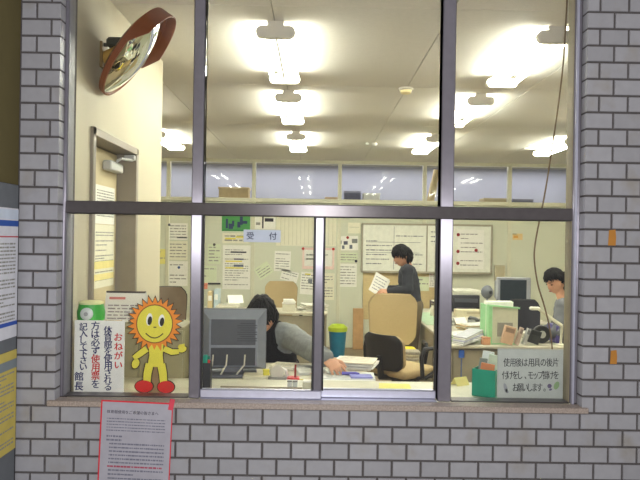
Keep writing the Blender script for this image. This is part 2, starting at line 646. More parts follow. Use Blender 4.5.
h.tube([(XLF + 0.05, yb - 0.12, 1.0), (XLF + 0.052, yb - 0.23, 1.0)], 0.009)
h.build('door_handle', M_chrome, leaf)
cl = MB().box((XLF + 0.025, yb - 0.20, dZ - 0.13), (0.05, 0.24, 0.055), bevel=0.008)
cl.build('door_closer', M_lgrey, door)
ar = MB().tube([(XLF + 0.05, yb - 0.22, dZ - 0.10), (XLF + 0.075, yb - 0.22, dZ - 0.085), (XW - 0.005, yb - 0.06, dZ - 0.075)], 0.008)
ar.box((XW - 0.02, yb - 0.05, dZ - 0.06), (0.06, 0.06, 0.03), bevel=0.004)
ar.build('closer_arm', M_lgrey, door)


def side_sheet(ya_, yb_, za_, zb_, lab, bands, seed, nm='notice_sheet', x=None, m=None, cat='notice'):
    """sheet on a wall whose face looks along +X; bands are (z fraction from, to, material)"""
    x = XLF if x is None else x
    r = thing(nm, lab, cat, (x, ya_, za_))
    w, hh = yb_ - ya_, zb_ - za_
    MB().box((0.0015, w / 2, hh / 2), (0.003, w, hh)).build('paper', m or M_paper, r, 0)
    for i, (u0, u1, mm) in enumerate(bands):
        if mm == 'lines':
            mb = print_lines(MB(), 0.05 * w, 0.95 * w, hh * u1, hh * u0, max(2, int(abs(u1 - u0) * hh / 0.014)), 0, seed + i)
            mb.v = [Vector((0.0036, v.x, v.z)) for v in mb.v]
            mb.build('printed_text', M_ink, r, 0)
        else:
            MB().box((0.0034, w / 2, hh * (u0 + u1) / 2), (0.0008, w, hh * (u1 - u0))).build('printed_band', mm, r, 0)
    return r


side_sheet(3.63 - D, 3.97 - D, EYE + 0.07, EYE + 0.28, 'white printed notice taped high on the beige door', [(0.1, 0.9, 'lines')], 3)
side_sheet(3.62 - D, 3.97 - D, EYE - 0.28, EYE + 0.065, 'yellow marked map sheet taped on the door under the white notice',
           [(0.72, 0.9, 'lines'), (0.1, 0.7, 'lines'), (0.3, 0.42, C(236, 222, 140)), (0.12, 0.22, C(240, 226, 150))], 5, m=M_paper2)

# ------------------------------------------------------------------ window_1
win = bpy.data.objects.new('window_1', None)
COL.objects.link(win)
struct(win, 'steel framed reception window with fixed panes and two sliding sashes', 'window')
WY0, WY1 = 2.80 - D, 2.872 - D
dW = 2.80


def wx(px, py=240):
    return at(px, py, dW).x


ZB = EYE - 0.66
ZTR0, ZTR1 = EYE + 0.094, EYE + 0.146


def bar(name, xa, xb, za, zb, m=None, par=None, y0=WY0, y1=WY1, bev=0.004):
    return MB().box(((xa + xb) / 2, (y0 + y1) / 2, (za + zb) / 2), (xb - xa, y1 - y0, zb - za), bevel=bev).build(name, m or M_steel, par or win)


JL, JR = XL + 0.014, XR - 0.031
m1a, m1b = wx(190.7), wx(202)
m2a, m2b = wx(440), wx(453.3)
bar('jamb', XL, JL, ZB, ZT)
jr = bar('jamb', JR, XR, ZB, ZT)
M_lin = C(140, 130, 106, 0.6)
MB().box((JR - 0.001, (WY0 + 0.006 + WY1) / 2, (ZB + ZT) / 2), (0.003, WY1 - WY0 - 0.006, ZT - ZB)).build('lining', M_lin, jr, 0)
MB().box((JL + 0.001, (WY0 + 0.006 + WY1) / 2, (ZB + ZT) / 2), (0.003, WY1 - WY0 - 0.006, ZT - ZB)).build('lining', C(120, 118, 122, 0.5), win, 0)
MB().box((JR + 0.010, WY0 - 0.004, (ZB + ZT) / 2), (0.012, 0.012, ZT - ZB), bevel=0.002).build('bead', M_alu, jr)
bar('mullion', m1a, m1b, ZB, ZT)
bar('mullion', m2a, m2b, ZB, ZT)
bar('transom', JL, JR, ZTR0, ZTR1, M_transom, y0=WY0 - 0.006)
bar('head_rail', JL, JR, ZT - 0.05, ZT)
GY = 2.835 - D
for (xa, xb) in ((JL, m1a), (m1b, m2a), (m2b, JR)):
    bar('fixed_pane', xa, xb, ZTR1, ZT - 0.05, M_glass, y0=GY - 0.003, y1=GY + 0.003, bev=0)
for (xa, xb) in ((JL, m1a), (m2b, JR)):
    bar('fixed_pane', xa, xb, ZB + 0.006, ZTR0, M_glass, y0=GY - 0.003, y1=GY + 0.003, bev=0)
    bar('bottom_bead', xa, xb, ZB, ZB + 0.006, M_steel_d)
bar('sash_track', m1b, m2a, ZB - 0.004, ZB + 0.002, M_alu, y0=WY0 - 0.002)
for (xa, xb, ya_, nm) in ((m1b, wx(324), 2.803 - D, 0), (wx(317), m2a, 2.838 - D, 1)):
    s = bpy.data.objects.new('sliding_sash', None)
    COL.objects.link(s)
    s.parent = win
    yb_ = ya_ + 0.032
    bar('sash_rail', xa, xb, ZB + 0.002, ZB + 0.038, M_alu, s, ya_, yb_)
    if nm == 0:
        bar('sash_stile', xb - 0.036, xb, ZB + 0.038, ZTR0, M_steel, s, ya_, yb_)
        bar('gasket', xa, xa + 0.007, ZB + 0.038, ZTR0, M_gasket, s, ya_ + .006, yb_ - .006, 0)
        bar('gasket', xb - 0.043, xb - 0.036, ZB + 0.038, ZTR0, M_gasket, s, ya_ + .002, yb_ - .002, 0)
        bar('gasket', xb, xb + 0.006, ZB + 0.038, ZTR0, M_gasket, s, ya_ + .002, yb_ - .002, 0)
        bar('sash_pane', xa + 0.007, xb - 0.043, ZB + 0.038, ZTR0, M_glass, s, ya_ + 0.013, ya_ + 0.019, 0)
    else:
        bar('sash_stile', xa, xa + 0.03, ZB + 0.038, ZTR0, M_steel, s, ya_, yb_)
        bar('gasket', xb - 0.009, xb, ZB + 0.038, ZTR0, M_gasket, s, ya_ + .002, yb_ - .006, 0)
        bar('sash_pane', xa + 0.03, xb - 0.009, ZB + 0.038, ZTR0, M_glass, s, ya_ + 0.013, ya_ + 0.019, 0)

# ------------------------------------------------------------------ ceiling lamps
LAMP = None
lamp_rows = {'first row': (-0.244, (3.81, 5.56, 7.67)), 'second row': (1.33, (3.81, 5.56, 7.67)), 'third row': (2.90, (3.81, 5.56, 7.67)), 'annex': (-1.82, (5.56, 7.67))}
LL = 1.12
lab_d = {3.81: 'nearest the window', 5.56: 'second from the window', 7.67: 'nearest the back partition'}


def make_lamp():
    r = thing('ceiling_lamp', 'x', 'lamp', (0, 0, CEIL))
    capm = []
    for y in (0.0, LL):
        poly = []
        for q in range(0, 181, 30):
            poly.append((0.079 + 0.032 * sin(radians(q)), -0.060 + 0.034 * cos(radians(q))))
        poly += [(-x, z) for x, z in reversed(poly)]
        poly2 = [(-0.046, -0.03), (0.046, -0.03), (0.046, 0.0), (-0.046, 0.0)]
        mb = MB().prism(poly, y - 0.02, y + 0.02).prism(poly2, y - 0.017, y + 0.017)
        mb.build('end_cap', M_cap, r)
    MB().prism([(-0.044, 0), (-0.044, -0.022), (-0.006, -0.074), (0.006, -0.074), (0.044, -0.022), (0.044, 0)], 0.015, LL - 0.015).build('housing', M_white, r, 20)
    for x in (-0.085, 0.085):
        MB().tube([(x, 0.02, -0.060), (x, LL - 0.02, -0.060)], 0.0165, 10).build('tube', M_tube, r)
    return r


for rn, (x, ds) in lamp_rows.items():
    for d in ds:
        if LAMP is None:
            LAMP = make_lamp()
            o = LAMP
        else:
            o = copy_tree(LAMP)
        o.location = (x, d - D, CEIL)
        where = {'first row': 'in the row over the reception desk', 'second row': 'in the row over the desk island',
                 'third row': 'in the row over the seated man', 'annex': 'in the row past the cream wall corner'}[rn]
        o['label'] = 'twin-tube lamp %s, %s' % (where, lab_d[d])
        o['group'] = 'lit twin-tube ceiling lamps'

# smoke detector and small sensor on the ceiling
p = atz(406, 88, CEIL)
r = thing('smoke_detector', 'cream round smoke detector on the ceiling board joint', 'detector', (p.x, p.y, CEIL))
MB().lathe([(0.055, 0), (0.06, -0.012), (0.05, -0.02)]).build('base', M_cap, r)
MB().lathe([(0.045, -0.02), (0.042, -0.04), (0.025, -0.048)]).build('sensor', C(230, 214, 160), r)
p = atz(374.5, 143, CEIL)
r = thing('ceiling_sensor', 'tiny white sensor dome on the ceiling farther back', 'detector', (p.x, p.y, CEIL))
MB().lathe([(0.035, 0), (0.035, -0.02), (0.015, -0.035)]).build('dome', M_white, r)
MB().box((-0.09, 0, -0.01), (0.04, 0.04, 0.02), bevel=0.003).build('junction_plate', M_white, r)

# ------------------------------------------------------------------ convex mirror on the door wall
mc = at(135, 53, 3.36)
vw = (CAMP - mc).normalized()
rt = Vector((0, 0, 1)).cross(vw).normalized()
mn = (vw * 0.25 + rt * 0.81 - vw.cross(rt) * 0.54).normalized()
mx_, my_, mz_ = frame_of(mn)          # my_ points up along the disc
Rm = Matrix((mx_, my_, mn)).transposed()
r = thing('convex_mirror', 'round convex mirror with orange-brown hooded rim on the cream wall', 'mirror', mc)
RM = 0.245


def rot_add(mb):
    mb.v = [Rm @ v for v in mb.v]
    return mb


prof = [(RM * q / 10, 0.05 * (1 - (q / 10) ** 2)) for q in range(10, -1, -1)]
rot_add(MB().lathe([(RM, -0.02)] + prof, n=40)).build('mirror_face', mat('mirror_glass', (226, 230, 226), 0.03, 1.0, var=0.0), r, 60)
M_rim = mat('orange_brown_rim', (124, 68, 42), 0.45, var=0.08)
rot_add(MB().lathe([(RM * .4, -0.05), (RM * .9, -0.035), (RM + 0.007, -0.02), (RM + 0.009, 0.006), (RM + 0.001, 0.008), (RM + 0.0, -0.015), (RM * .5, -0.03)], n=40)).build('rim', M_rim, r, 50)
vs, fs = [], []
NH = 36
for i in range(NH + 1):
    a = radians(90 - 92 + 184 * i / NH)
    t = min(1.0, min(i, NH - i) / 4)
    L = 0.010 + 0.048 * t
    for (rr, z) in ((RM + 0.009, -0.015), (RM + 0.013, L), (RM + 0.008, L), (RM + 0.004, -0.01)):
        vs.append((rr * cos(a), rr * sin(a), z))
for i in range(NH):
    for q in range(4):
        fs.append((i * 4 + q, i * 4 + (q + 1) % 4, i * 4 + 4 + (q + 1) % 4, i * 4 + 4 + q))
fs += [(0, 1, 2, 3), tuple(NH * 4 + q for q in (3, 2, 1, 0))]
rot_add(MB().add(vs, fs)).build('hood', M_rim, r, 50)
pw = at(96, 56, 3.4)
bk = Vector((XW - mc.x, pw.y - mc.y, pw.z - mc.z))
e = -mn * 0.05
MB().box(bk + Vector((0.006, 0, 0)), (0.014, 0.09, 0.13), bevel=0.003).build('wall_plate', C(120, 96, 60, 0.4), r)
MB().tube([bk + Vector((0.01, 0, -0.01)), bk.lerp(e, .55) + Vector((0, 0, -.01)), e], 0.032, 10).build('bracket_arm', C(176, 138, 70, 0.4), r)
MB().box(bk.lerp(e, .62) + Vector((0, 0, 0.035)), (0.10, 0.06, 0.05), bevel=0.012).build('clamp', C(52, 52, 44, 0.5), r)
MB().tube([bk.lerp(e, .45) + Vector((-0.04, -.02, 0.03)), bk.lerp(e, .45) + Vector((0.01, -.02, 0.03))], 0.01).build('bolt', C(60, 58, 52, 0.4), r)

# ------------------------------------------------------------------ corridor notice board and posters
r = thing('notice_board', 'dark grey notice board on the olive corridor wall', 'board', (XSIDE + 0.001, -0.02, EYE - 1.3))
MB().box((0.006, -0.6, 0.75), (0.012, 1.2, 1.5), bevel=0.003).build('panel', C(104, 108, 112, 0.7), r)
MB().box((0.006, -0.004, 0.75), (0.0125, 0.008, 1.5)).build('edge_strip', C(50, 50, 54), r)
bx = XSIDE + 0.0135
side_sheet(-0.45, -0.032, EYE - 0.40, EYE + 0.105, 'white poster with blue stripes on the grey notice board',
           [(0.86, 0.905, C(40, 84, 168)), (0.095, 0.125, C(44, 84, 176)), (0.775, 0.785, C(190, 70, 80)), (0.13, 0.74, 'lines'), (0.915, 0.99, C(206, 216, 230))], 9, 'poster', bx, C(220, 220, 226), 'poster')
side_sheet(-0.45, -0.028, EYE - 0.845, EYE - 0.452, 'yellow poster with a grey-blue band below the white one',
           [(0.82, 0.91, C(128, 138, 142)), (0.06, 0.8, 'lines')], 19, 'poster', bx, C(206, 186, 92), 'poster')

# red-edged A3 notice under the sill
s = 2.72 / F
a, b = at(101, 400, 2.722), at(173, 402.5, 2.722)
w, hh = (b - a).length, 0.42
r = thing('paper_notice', 'white printed notice with red border hanging below the sill', 'notice', (a.x, -0.014, a.z))
r.rotation_euler = (0, math.atan2(a.z - b.z, b.x - a.x) + 0.012, 0)
MB().box((w / 2, 0, -hh / 2), (w, 0.001, hh)).build('red_backing', C(206, 40, 56, 0.7), r, 0)
MB().box((w / 2 + 0.001, -0.001, -hh / 2 - 0.006), (w - 0.010, 0.001, hh)).build('sheet', C(164, 161, 170, 0.75), r, 0)
mb = MB()
put_text(mb, [(c, 0.032 + 0.0148 * i, -0.045, 0.0150) for i, c in enumerate('体育館使用をご希望の皆さまへ')], -0.0019, 0.012)
mb.build('title_text', M_inkd, r, 0)
mb = MB()
print_lines(mb, 0.026, 0.26, -0.066, -0.125, 5, -0.0018, 2, 1.0, 0.35, 0.006)
print_lines(mb, 0.028, 0.09, -0.135, -0.165, 2, -0.0018, 3, 1.0, 0.5, 0.006)
print_lines(mb, 0.04, 0.26, -0.165, -0.255, 6, -0.0018, 4, .7, 0.42, 0.006)
print_lines(mb, 0.04, 0.26, -0.27, -0.40, 8, -0.0018, 5, .8, 0.42, 0.006)
mb.build('printed_text', C(110, 110, 124), r, 0)
mb = print_lines(MB(), 0.036, 0.255, -0.257, -0.269, 1, -0.0018, 6, 1.0, 0.6, 0.007)
mb.build('red_text', C(160, 70, 90), r, 0)
MB().box((w - 0.006, -0.002, -0.006), (0.02, 0.001, 0.045), rot=Matrix.Rotation(0.15, 3, 'Y')).build('tape', C(206, 60, 80), r, 0)

# ------------------------------------------------------------------ counter
ZC = EYE - 0.68
YC0, YC1 = YF + 0.002, 3.3 - D
o = MB().box(((XL + XR) / 2, (0.135 + YF) / 2, ZC - 0.012), (XR - XL + 0.02, YF - 0.135, 0.024), bevel=0.002).build('trim_2', C(204, 200, 178, 0.4))
struct(o, 'beige inner ledge joining the window frame and the counter', 'sill')
r = thing('counter', 'grey-beige reception counter just inside the window', 'counter', (0, 0, 0))
MB().box((0.35, (YC0 + YC1) / 2, ZC - 0.016), (2.83, YC1 - YC0, 0.032), bevel=0.004).build('countertop', C(204, 200, 178, 0.4), r)
MB().box((0.35, YC1 - 0.06, (ZC - 0.032) / 2), (2.8, 0.03, ZC - 0.034)).build('front_panel', M_deskp, r, 0)
for x in (-1.03, 0.35, 1.72):
    MB().box((x, (YC0 + YC1) / 2 - 0.02, (ZC - 0.032) / 2), (0.03, YC1 - YC0 - 0.09, ZC - 0.034)).build('support', M_deskp, r, 0)

S29 = 2.915 / F

# hand lettered sign
sx = 98.5
b0 = at(sx, 397, 2.915)
r = thing('lettered_sign', 'white hand-lettered board with navy and red writing standing by the sun figure', 'sign', (b0.x, 2.915 - D, ZC))
wS, hS = 50 * S29, (at(sx, 320.5, 2.915).z - ZC)
MB().box((0, 0.002, hS / 2), (wS, 0.005, hS), bevel=0.001).build('board', C(232, 230, 222, 0.6), r, 0)


def col_text(text, px, ys, size):
    o = []
    for ch, py in zip(text, ys):
        py = 322 + (py - 322) * 0.955
        p = at(px, py, 2.915)
        o.append((ch, p.x - b0.x, p.z - ZC, size * S29))
    return o


def lsp(a, b, n):
    return [a + (b - a) * i / (n - 1) for i in range(n)]


navy = MB()
red = MB()
put_text(red, col_text('おねがい', 118.5, lsp(338, 367, 4), 9.0), -0.0012, 0.028, 0.06)
put_text(navy, col_text('体育館を使用される', 108, lsp(330.5, 390, 9), 8.6), -0.0012, 0.028, 0.06)
c2 = col_text('方は必ず使用票を', 95.5, lsp(326, 387, 8), 9.2)
put_text(navy, c2[:4] + c2[7:], -0.0012, 0.028, 0.06)
put_text(red, c2[4:7], -0.0012, 0.028, 0.06)
put_text(navy, col_text('記入して下さい', 83.5, lsp(327, 369, 7), 8.4), -0.0012, 0.028, 0.06)
put_text(navy, col_text('館長', 79, (379, 389), 9.5), -0.0012, 0.028, 0.06)
navy.build('navy_lettering', M_inkn, r, 0)
red.build('red_lettering', M_inkr, r, 0)

# sun figure cut-out
cx, cy = 154.5, 395.0
b0s = at(cx, cy, 2.915)
sun = thing('sun_cutout', 'orange and yellow smiling sun cut-out with red shoes standing by the window', 'cut-out', (b0s.x, 2.918 - D, ZC))
zo = b0s.z - ZC


def sp(px, py):
    return ((px - cx) * S29, (cy - py) * S29 + max(0, zo))


def ell(px, py, rx, ry, n=24, a=0.0):
    o = []
    for q in range(n):
        t = 2 * pi * q / n
        u, v = rx * cos(t), ry * sin(t)
        o.append(sp(px + u * cos(a) - v * sin(a), py + u * sin(a) + v * cos(a)))
    return list(reversed(o))


def strip(pts, ws):
    """outline of a tapering limb along pixel points"""
    L, R_ = [], []
    for i, p in enumerate(pts):
        q0, q1 = pts[max(i - 1, 0)], pts[min(i + 1, len(pts) - 1)]
        t = Vector((q1[0] - q0[0], q1[1] - q0[1])).normalized()
        L.append(sp(p[0] - t.y * ws[i], p[1] + t.x * ws[i]))
        R_.append(sp(p[0] + t.y * ws[i], p[1] - t.x * ws[i]))
    return L + list(reversed(R_))


def rays(px, py, ro, ri, n=26):
    o = []
    for q in range(2 * n):
        rr = ro * (1 + 0.05 * sin(q * 5.3)) if q % 2 == 0 else ri
        t = 2 * pi * q / (2 * n)
        o.append(sp(px + rr * sin(t), py - rr * cos(t)))
    return o


FX, FY = 153.5, 324.0
OUT = C(58, 40, 24, 0.6)
ORG = C(236, 138, 36, 0.55)
YEL = C(228, 216, 70, 0.55)
RED = C(212, 34, 34, 0.5)


def layer(name, polys, lev, m, par=None):
    mb = MB()
    for pl in polys:
        mb.prism(pl, -0.0009 * lev, 0.004 - 0.0009 * lev if lev == 0 else -0.0009 * (lev - 1))
    return mb.build(name, m, par or sun, 0)


armL = [(146, 349), (138, 355), (133, 358.5)]
armR = [(163, 348.5), (171, 352), (178, 351.5)]
limbs = [(armL, (3.2, 3.0, 2.4)), (armR, (3.0, 2.9, 2.4)), ([(149, 364), (147, 374), (146.5, 383)], (4.0, 3.9, 3.6)),
         ([(160.5, 364), (162.5, 374), (163.3, 383)], (4.0, 3.9, 3.6)), ([(155, 344), (155.3, 355), (155, 367)], (7.6, 6.6, 8.2))]
shoes = [(143.8, 386.6, 8.8, 6.0), (165.6, 386.9, 8.3, 6.0)]
hands = [(135, 364, 3.6, 5.0, 0.4), (181.5, 349, 4.3, 3.0, -0.4)]
outl = [strip(p, [q + 0.9 for q in w_]) for p, w_ in limbs] + [ell(a_, b_, c_ + .9, d_ + .9) for a_, b_, c_, d_ in shoes] + \
       [ell(a_, b_, c_ + .8, d_ + .8, 20, e_) for a_, b_, c_, d_, e_ in hands] + [rays(FX, FY, 28.6, 22.0)]
layer('outline_board', outl, 0, OUT)
layer('limb', [strip(p, w_) for p, w_ in limbs[:4]], 1, YEL)
layer('torso', [strip(*limbs[4])], 1.4, YEL)
for a_, b_, c_, d_, e_ in hands:
    layer('hand', [ell(a_, b_, c_, d_, 20, e_)], 1, YEL)
sgn = [ell(178.5 + 2 * q, 346.0 - 0.4 * q, 1.1, 2.2, 10, 0.5) for q in (0, 1, 2)]
layer('finger', sgn, 2, YEL)
for a_, b_, c_, d_ in shoes:
    layer('shoe', [ell(a_, b_, c_, d_)], 2, RED)
layer('ray_crown', [rays(FX, FY, 26.8, 20.8)], 2, ORG)
layer('face_outline', [ell(FX, FY, 18.4, 19.4, 36)], 3, C(120, 72, 24))
face = layer('face', [ell(FX, FY, 17.4, 18.4, 36)], 4, YEL)
for ex, ey in ((148.2, 319.6), (160.3, 320.6)):
    ew = layer('eye', [ell(ex, ey, 3.0, 6.2, 20, 0.12)], 5, C(240, 240, 236))
    layer('pupil', [ell(ex + 0.6, ey + 1.2, 2.2, 4.4, 18, 0.12)], 6, C(20, 18, 20), ew)
layer('nose', [ell(153.9, 327.3, 1.7, 0.6, 10)], 5, OUT)
arc = [(FX - 8.6 + 17.2 * q / 12, 333.4 + 4.6 * (1 - ((q - 6) / 6) ** 2)) for q in range(13)]
layer('mouth', [strip(arc, [0.55] * 13)], 5, OUT)
pr = MB().box((0, 0.03, 0.09), (0.05, 0.004, 0.19), rot=Matrix.Rotation(radians(-18), 3, 'X'))
pr.build('prop_stand', C(150, 120, 80), sun)

# desk timer sitting on the low cabinet
ZCB = EYE - 0.435
p = at(91, 322, 3.01)
r = thing('carton', 'plain brown carton hidden behind the lettered sign, carrying the green clock', 'box', (p.x + .03, 3.03 - D, ZC))
hK = p.z - ZC
MB().box((0, 0, hK / 2), (0.17, 0.14, hK), bevel=0.003).build('carton_body', C(190, 160, 110, 0.7), r)
MB().box((0, 0, hK - 0.001), (0.03, 0.14, 0.003)).build('tape', C(206, 186, 140, 0.4), r, 0)
r = thing('desk_clock', 'green round-faced toy clock peeking over the lettered sign', 'clock', (p.x, 3.01 - D, ZC + hK))
MB().lathe([(0.045, 0), (0.058, 0.012), (0.06, 0.045), (0.052, 0.08), (0.045, 0.084)], n=24).build('case', C(60, 164, 60, 0.4), r)
MB().lathe([(0.052, 0.08), (0.055, 0.088), (0.044, 0.094), (0.02, 0.096)], n=14).build('cap', C(226, 226, 170, 0.4), r)
MB().lathe([(0.027, 0), (0.027, 0.008), (0.022, 0.012)], Matrix.Translation((0, -0.055, 0.042)) @ Matrix.Rotation(pi / 2, 4, 'X'), 20).build('dial', C(206, 210, 206, 0.3), r)
MB().lathe([(0.009, 0), (0.009, 0.016)], Matrix.Translation((0, -0.055, 0.042)) @ Matrix.Rotation(pi / 2, 4, 'X'), 12).build('knob', C(150, 150, 150, 0.3), r)
# low cabinet
xa, xb = XW + 0.015, at(189, 340, 3.45).x
r = thing('low_cabinet', 'olive grey steel cabinet standing behind the sun figure', 'cabinet', ((xa + xb) / 2, 3.31 - D, 0))
wC = xb - xa
M_cab = C(150, 142, 108, 0.45)
MB().box((0, 0.155, ZCB / 2), (wC, 0.30, ZCB), bevel=0.004).build('carcass', M_cab, r)
for sgn_ in (-1, 1):
    dr = MB().box((sgn_ * wC / 4, 0.0, ZCB / 2), (wC / 2 - 0.008, 0.016, ZCB - 0.03), bevel=0.003).build('cabinet_door', M_cab, r)
    MB().box((sgn_ * 0.03, -0.012, ZCB * .62), (0.012, 0.012, 0.09), bevel=0.003).build('handle', M_chrome, dr)
# calendar on the cabinet
a, b = at(106.5, 291, 3.5), at(146.5, 291, 3.5)
r = thing('desk_calendar', 'ring-bound desk calendar with dark top strip on the low cabinet', 'calendar', ((a.x + b.x) / 2, 3.5 - D, ZCB))
wk = b.x - a.x
hk = a.z - ZCB
for sgn_ in (-1, 1):
    MB().box((0, sgn_ * 0.022, hk / 2), (wk, 0.003, hk), rot=Matrix.Rotation(sgn_ * 0.22, 3, 'X')).build('leaf', M_paper, r, 0)
MB().box((0, 0, hk - 0.006), (wk, 0.016, 0.014), bevel=0.003).build('binding', C(70, 62, 60), r)
mb = print_lines(MB(), -wk * .42, wk * .42, hk * .6, hk * .08, 5, 0, 4, 1.0, 0.4, 0.02)
mb.v = [Vector((v.x, -0.0245 - (hk / 2 - v.z) * math.tan(0.22), v.z)) for v in mb.v]
mb.build('day_grid', C(150, 140, 140), r, 0)
MB().box((-wk * .2, -0.0175, hk * .78), (wk * .4, 0.001, hk * .08), rot=Matrix.Rotation(-0.22, 3, 'X')).build('month_band', C(214, 130, 120), r, 0)

# hanging sign on the glass
a, b = at(243.5, 229.5, 2.82), at(280.5, 242.5, 2.82)
r = thing('hanging_sign', 'blue-grey plate with two dark characters stuck on the sliding pane', 'sign', ((a.x + b.x) / 2, 2.8225 - D + 0.002, (a.z + b.z) / 2))
MB().box((0, 0, 0), (b.x - a.x, 0.003, a.z - b.z), bevel=0.0006).build('plate', C(184, 190, 206, 0.5), r, 0)
mb = put_text(MB(), [('受', -0.049, 0.0, 0.033), ('付', 0.045, 0.0, 0.033)], -0.0022, 0.02)
mb.build('lettering', C(28, 34, 66), r, 0)

# laminated sign on the counter near the teal box
a, b = at(497.5, 348.5, 2.915), at(565.5, 348.5, 2.915)
r = thing('laminated_sign', 'white laminated sign with black lettering leaning beside the teal box', 'sign', ((a.x + b.x) / 2, 2.912 - D, ZC))
wS = b.x - a.x
hS = a.z - ZC
MB().box((0, 0.002, hS / 2), (wS, 0.003, hS), bevel=0.001).build('card', C(178, 182, 176, 0.35), r, 0)
MB().box((0, -0.0002, hS / 2), (wS - 0.012, 0.0016, hS - 0.012)).build('inner_sheet', C(184, 188, 181, 0.5), r, 0)
mb = MB()
for ln, x0, x1, py in (('使用後は用具の後片', 506.5, 555.5, 362.5), ('付けをし、モップ掛けを', 505.0, 556, 375.2), ('お願いします。', 515.5, 544.5, 387.5)):
    n = len(ln)
    for i, ch in enumerate(ln):
        px = x0 + (x1 - x0) * i / (n - 1)
        p = at(px, py, 2.911)
        for k_ in (-.6, .6):
          mb.add(*(lambda g, s_: ([(p.x - r.location.x + s_ * (v[0] * .9 + .02 * k_), -0.0016 - .0001 * k_, p.z - ZC + s_ * 1.28 * v[1]) for v in g[0]], g[1]))(glyph(ch), 7.2 * S29))
mb.build('lettering', C(40, 40, 42), r, 0)


def blob(px, py, rx, ry, a):
    p = at(px, py, 2.911)
    return [(p.x - r.location.x + S29 * (rx * cos(t) * cos(a) - ry * sin(t) * sin(a)), p.z - ZC + S29 * (rx * cos(t) * sin(a) + ry * sin(t) * cos(a))) for t in [2 * pi * q / 14 for q in range(14)]]


MB().prism(blob(505.5, 388, 1.8, 5.0, 0.25), -0.0018, -0.001).prism(blob(507, 391, 1.3, 2.5, 0.6), -0.0018, -0.001).build('grey_motif', C(150, 152, 156), r, 0)
MB().prism(blob(549.5, 386, 2.2, 2.2, 0), -0.0018, -0.001).prism(blob(550.5, 389.5, 1.6, 1.0, 0.4), -0.0018, -0.001).build('violet_motif', C(104, 92, 122), r, 0)
MB().prism(blob(556.5, 385.5, 2.6, 4.2, -0.4), -0.0018, -0.001).build('green_motif', C(140, 168, 120), r, 0)
MB().box((0, 0.03, hS * .4), (0.06, 0.004, hS * .82), rot=Matrix.Rotation(radians(-16), 3, 'X')).build('prop_stand', C(200, 200, 196), r)


# ------------------------------------------------------------------ small builders for things on desks
def open_box(mb, w, d, h, t=0.004, z=0.0):
    mb.box((0, 0, z + t / 2), (w, d, t))
    for sx_ in (-1, 1):
        mb.box((sx_ * (w / 2 - t / 2), 0, z + h / 2), (t, d, h))
        mb.box((0, sx_ * (d / 2 - t / 2), z + h / 2), (w - 2 * t, t, h))
    return mb


def sheets(name, label, loc, w, d, n, cols, rz=0.0, cat='papers', t=0.004, jit=0.012, group=None, text=True):
    """a small pile of sheets or booklets that lies together"""
    r = thing(name, label, cat, loc, rz, group)
    for i in range(n):
        c = cols[i % len(cols)]
        ox, oy = (random.uniform(-jit, jit), random.uniform(-jit, jit)) if i else (0, 0)
        MB().box((ox, oy, t * (i + .5)), (w, d, t * .96), rot=random.uniform(-.06, .06) if i else 0).build('sheet', C(*c, 0.7), r, 0)
    if text:
        mb = print_lines(MB(), -w * .4, w * .4, d * .35, -d * .35, 6, 0, int(w * 9999), 0.7, 0.3)
        mb.v = [Vector((v.x, v.z, t * n + 0.0006)) for v in mb.v]
        mb.build('printed_text', M_ink, r, 0)
    return r


# teal box of odds and ends
p = at(487, 400, 3.03)
r = thing('teal_box', 'teal open box of packets behind the laminated sign', 'box', (p.x + 0.012, 3.05 - D, ZC), radians(-32))
hB = at(480, 367, 3.05).z - ZC
open_box(MB(), 0.105, 0.15, hB).build('box_shell', C(20, 140, 112, 0.4), r, 0)
for i, (x, y, w, h, c, rz) in enumerate(((-0.02, 0.02, 0.05, 0.185, (214, 220, 214), .2), (0.015, 0.0, 0.05, 0.175, (198, 214, 190), -.3), (0.0, -0.04, 0.06, 0.14, (206, 130, 84), .1), (0.02, 0.05, 0.05, 0.165, (226, 222, 206), .4), (-0.025, -0.03, 0.035, 0.16, (120, 130, 120), .5))):
    MB().box((x, y, h / 2 + 0.004), (w, 0.012, h), rot=Matrix.Rotation(rz, 3, 'Z') @ Matrix.Rotation(.12, 3, 'Y'), bevel=0.002).build('packet', C(*c, 0.35), r)

# things on the counter
p = at(203.5, 388, 3.0)
r = thing('pen_cup', 'black pen cup with teal pens at the counter edge', 'cup', (p.x + 0.008, 3.0 - D, ZC))
hP = at(203, 362, 3.0).z - ZC
open_box(MB(), 0.05, 0.05, hP, 0.003).build('cup', C(28, 28, 30, 0.4), r, 0)
for i, (x, y, c, hh_) in enumerate(((-0.012, -0.01, (20, 150, 120), .028), (0.004, -0.012, (30, 160, 130), .034), (0.012, 0.008, (16, 120, 100), .026), (-0.006, 0.012, (40, 160, 140), .03), (0.016, -0.012, (210, 60, 50), .012))):
    MB().tube([(x * .6, y * .6, 0.006), (x, y, hP + hh_)], 0.0055, 8).build('pen', C(*c, 0.4), r)
a, b = at(218, 388, 3.0), at(302, 389, 3.0)
r = thing('desk_pad', 'long white calendar strip lying along the counter edge', 'calendar', ((a.x + b.x) / 2, 3.02 - D, ZC), -0.015)
MB().box((0, 0, 0.004), (b.x - a.x, 0.085, 0.008)).build('pad', M_paper, r, 0)
mb = print_lines(MB(), -0.17, 0.16, 0.035, -0.035, 4, 0, 8, 1.0, 0.35, 0.012)
mb.v = [Vector((v.x, v.z, 0.0086)) for v in mb.v]
mb.build('printed_text', C(170, 166, 156), r, 0)
MB().box((0, 0.05, 0.007), (b.x - a.x, 0.014, 0.014), bevel=0.002).build('binding', C(150, 138, 116), r)
p = at(293, 386, 3.06)
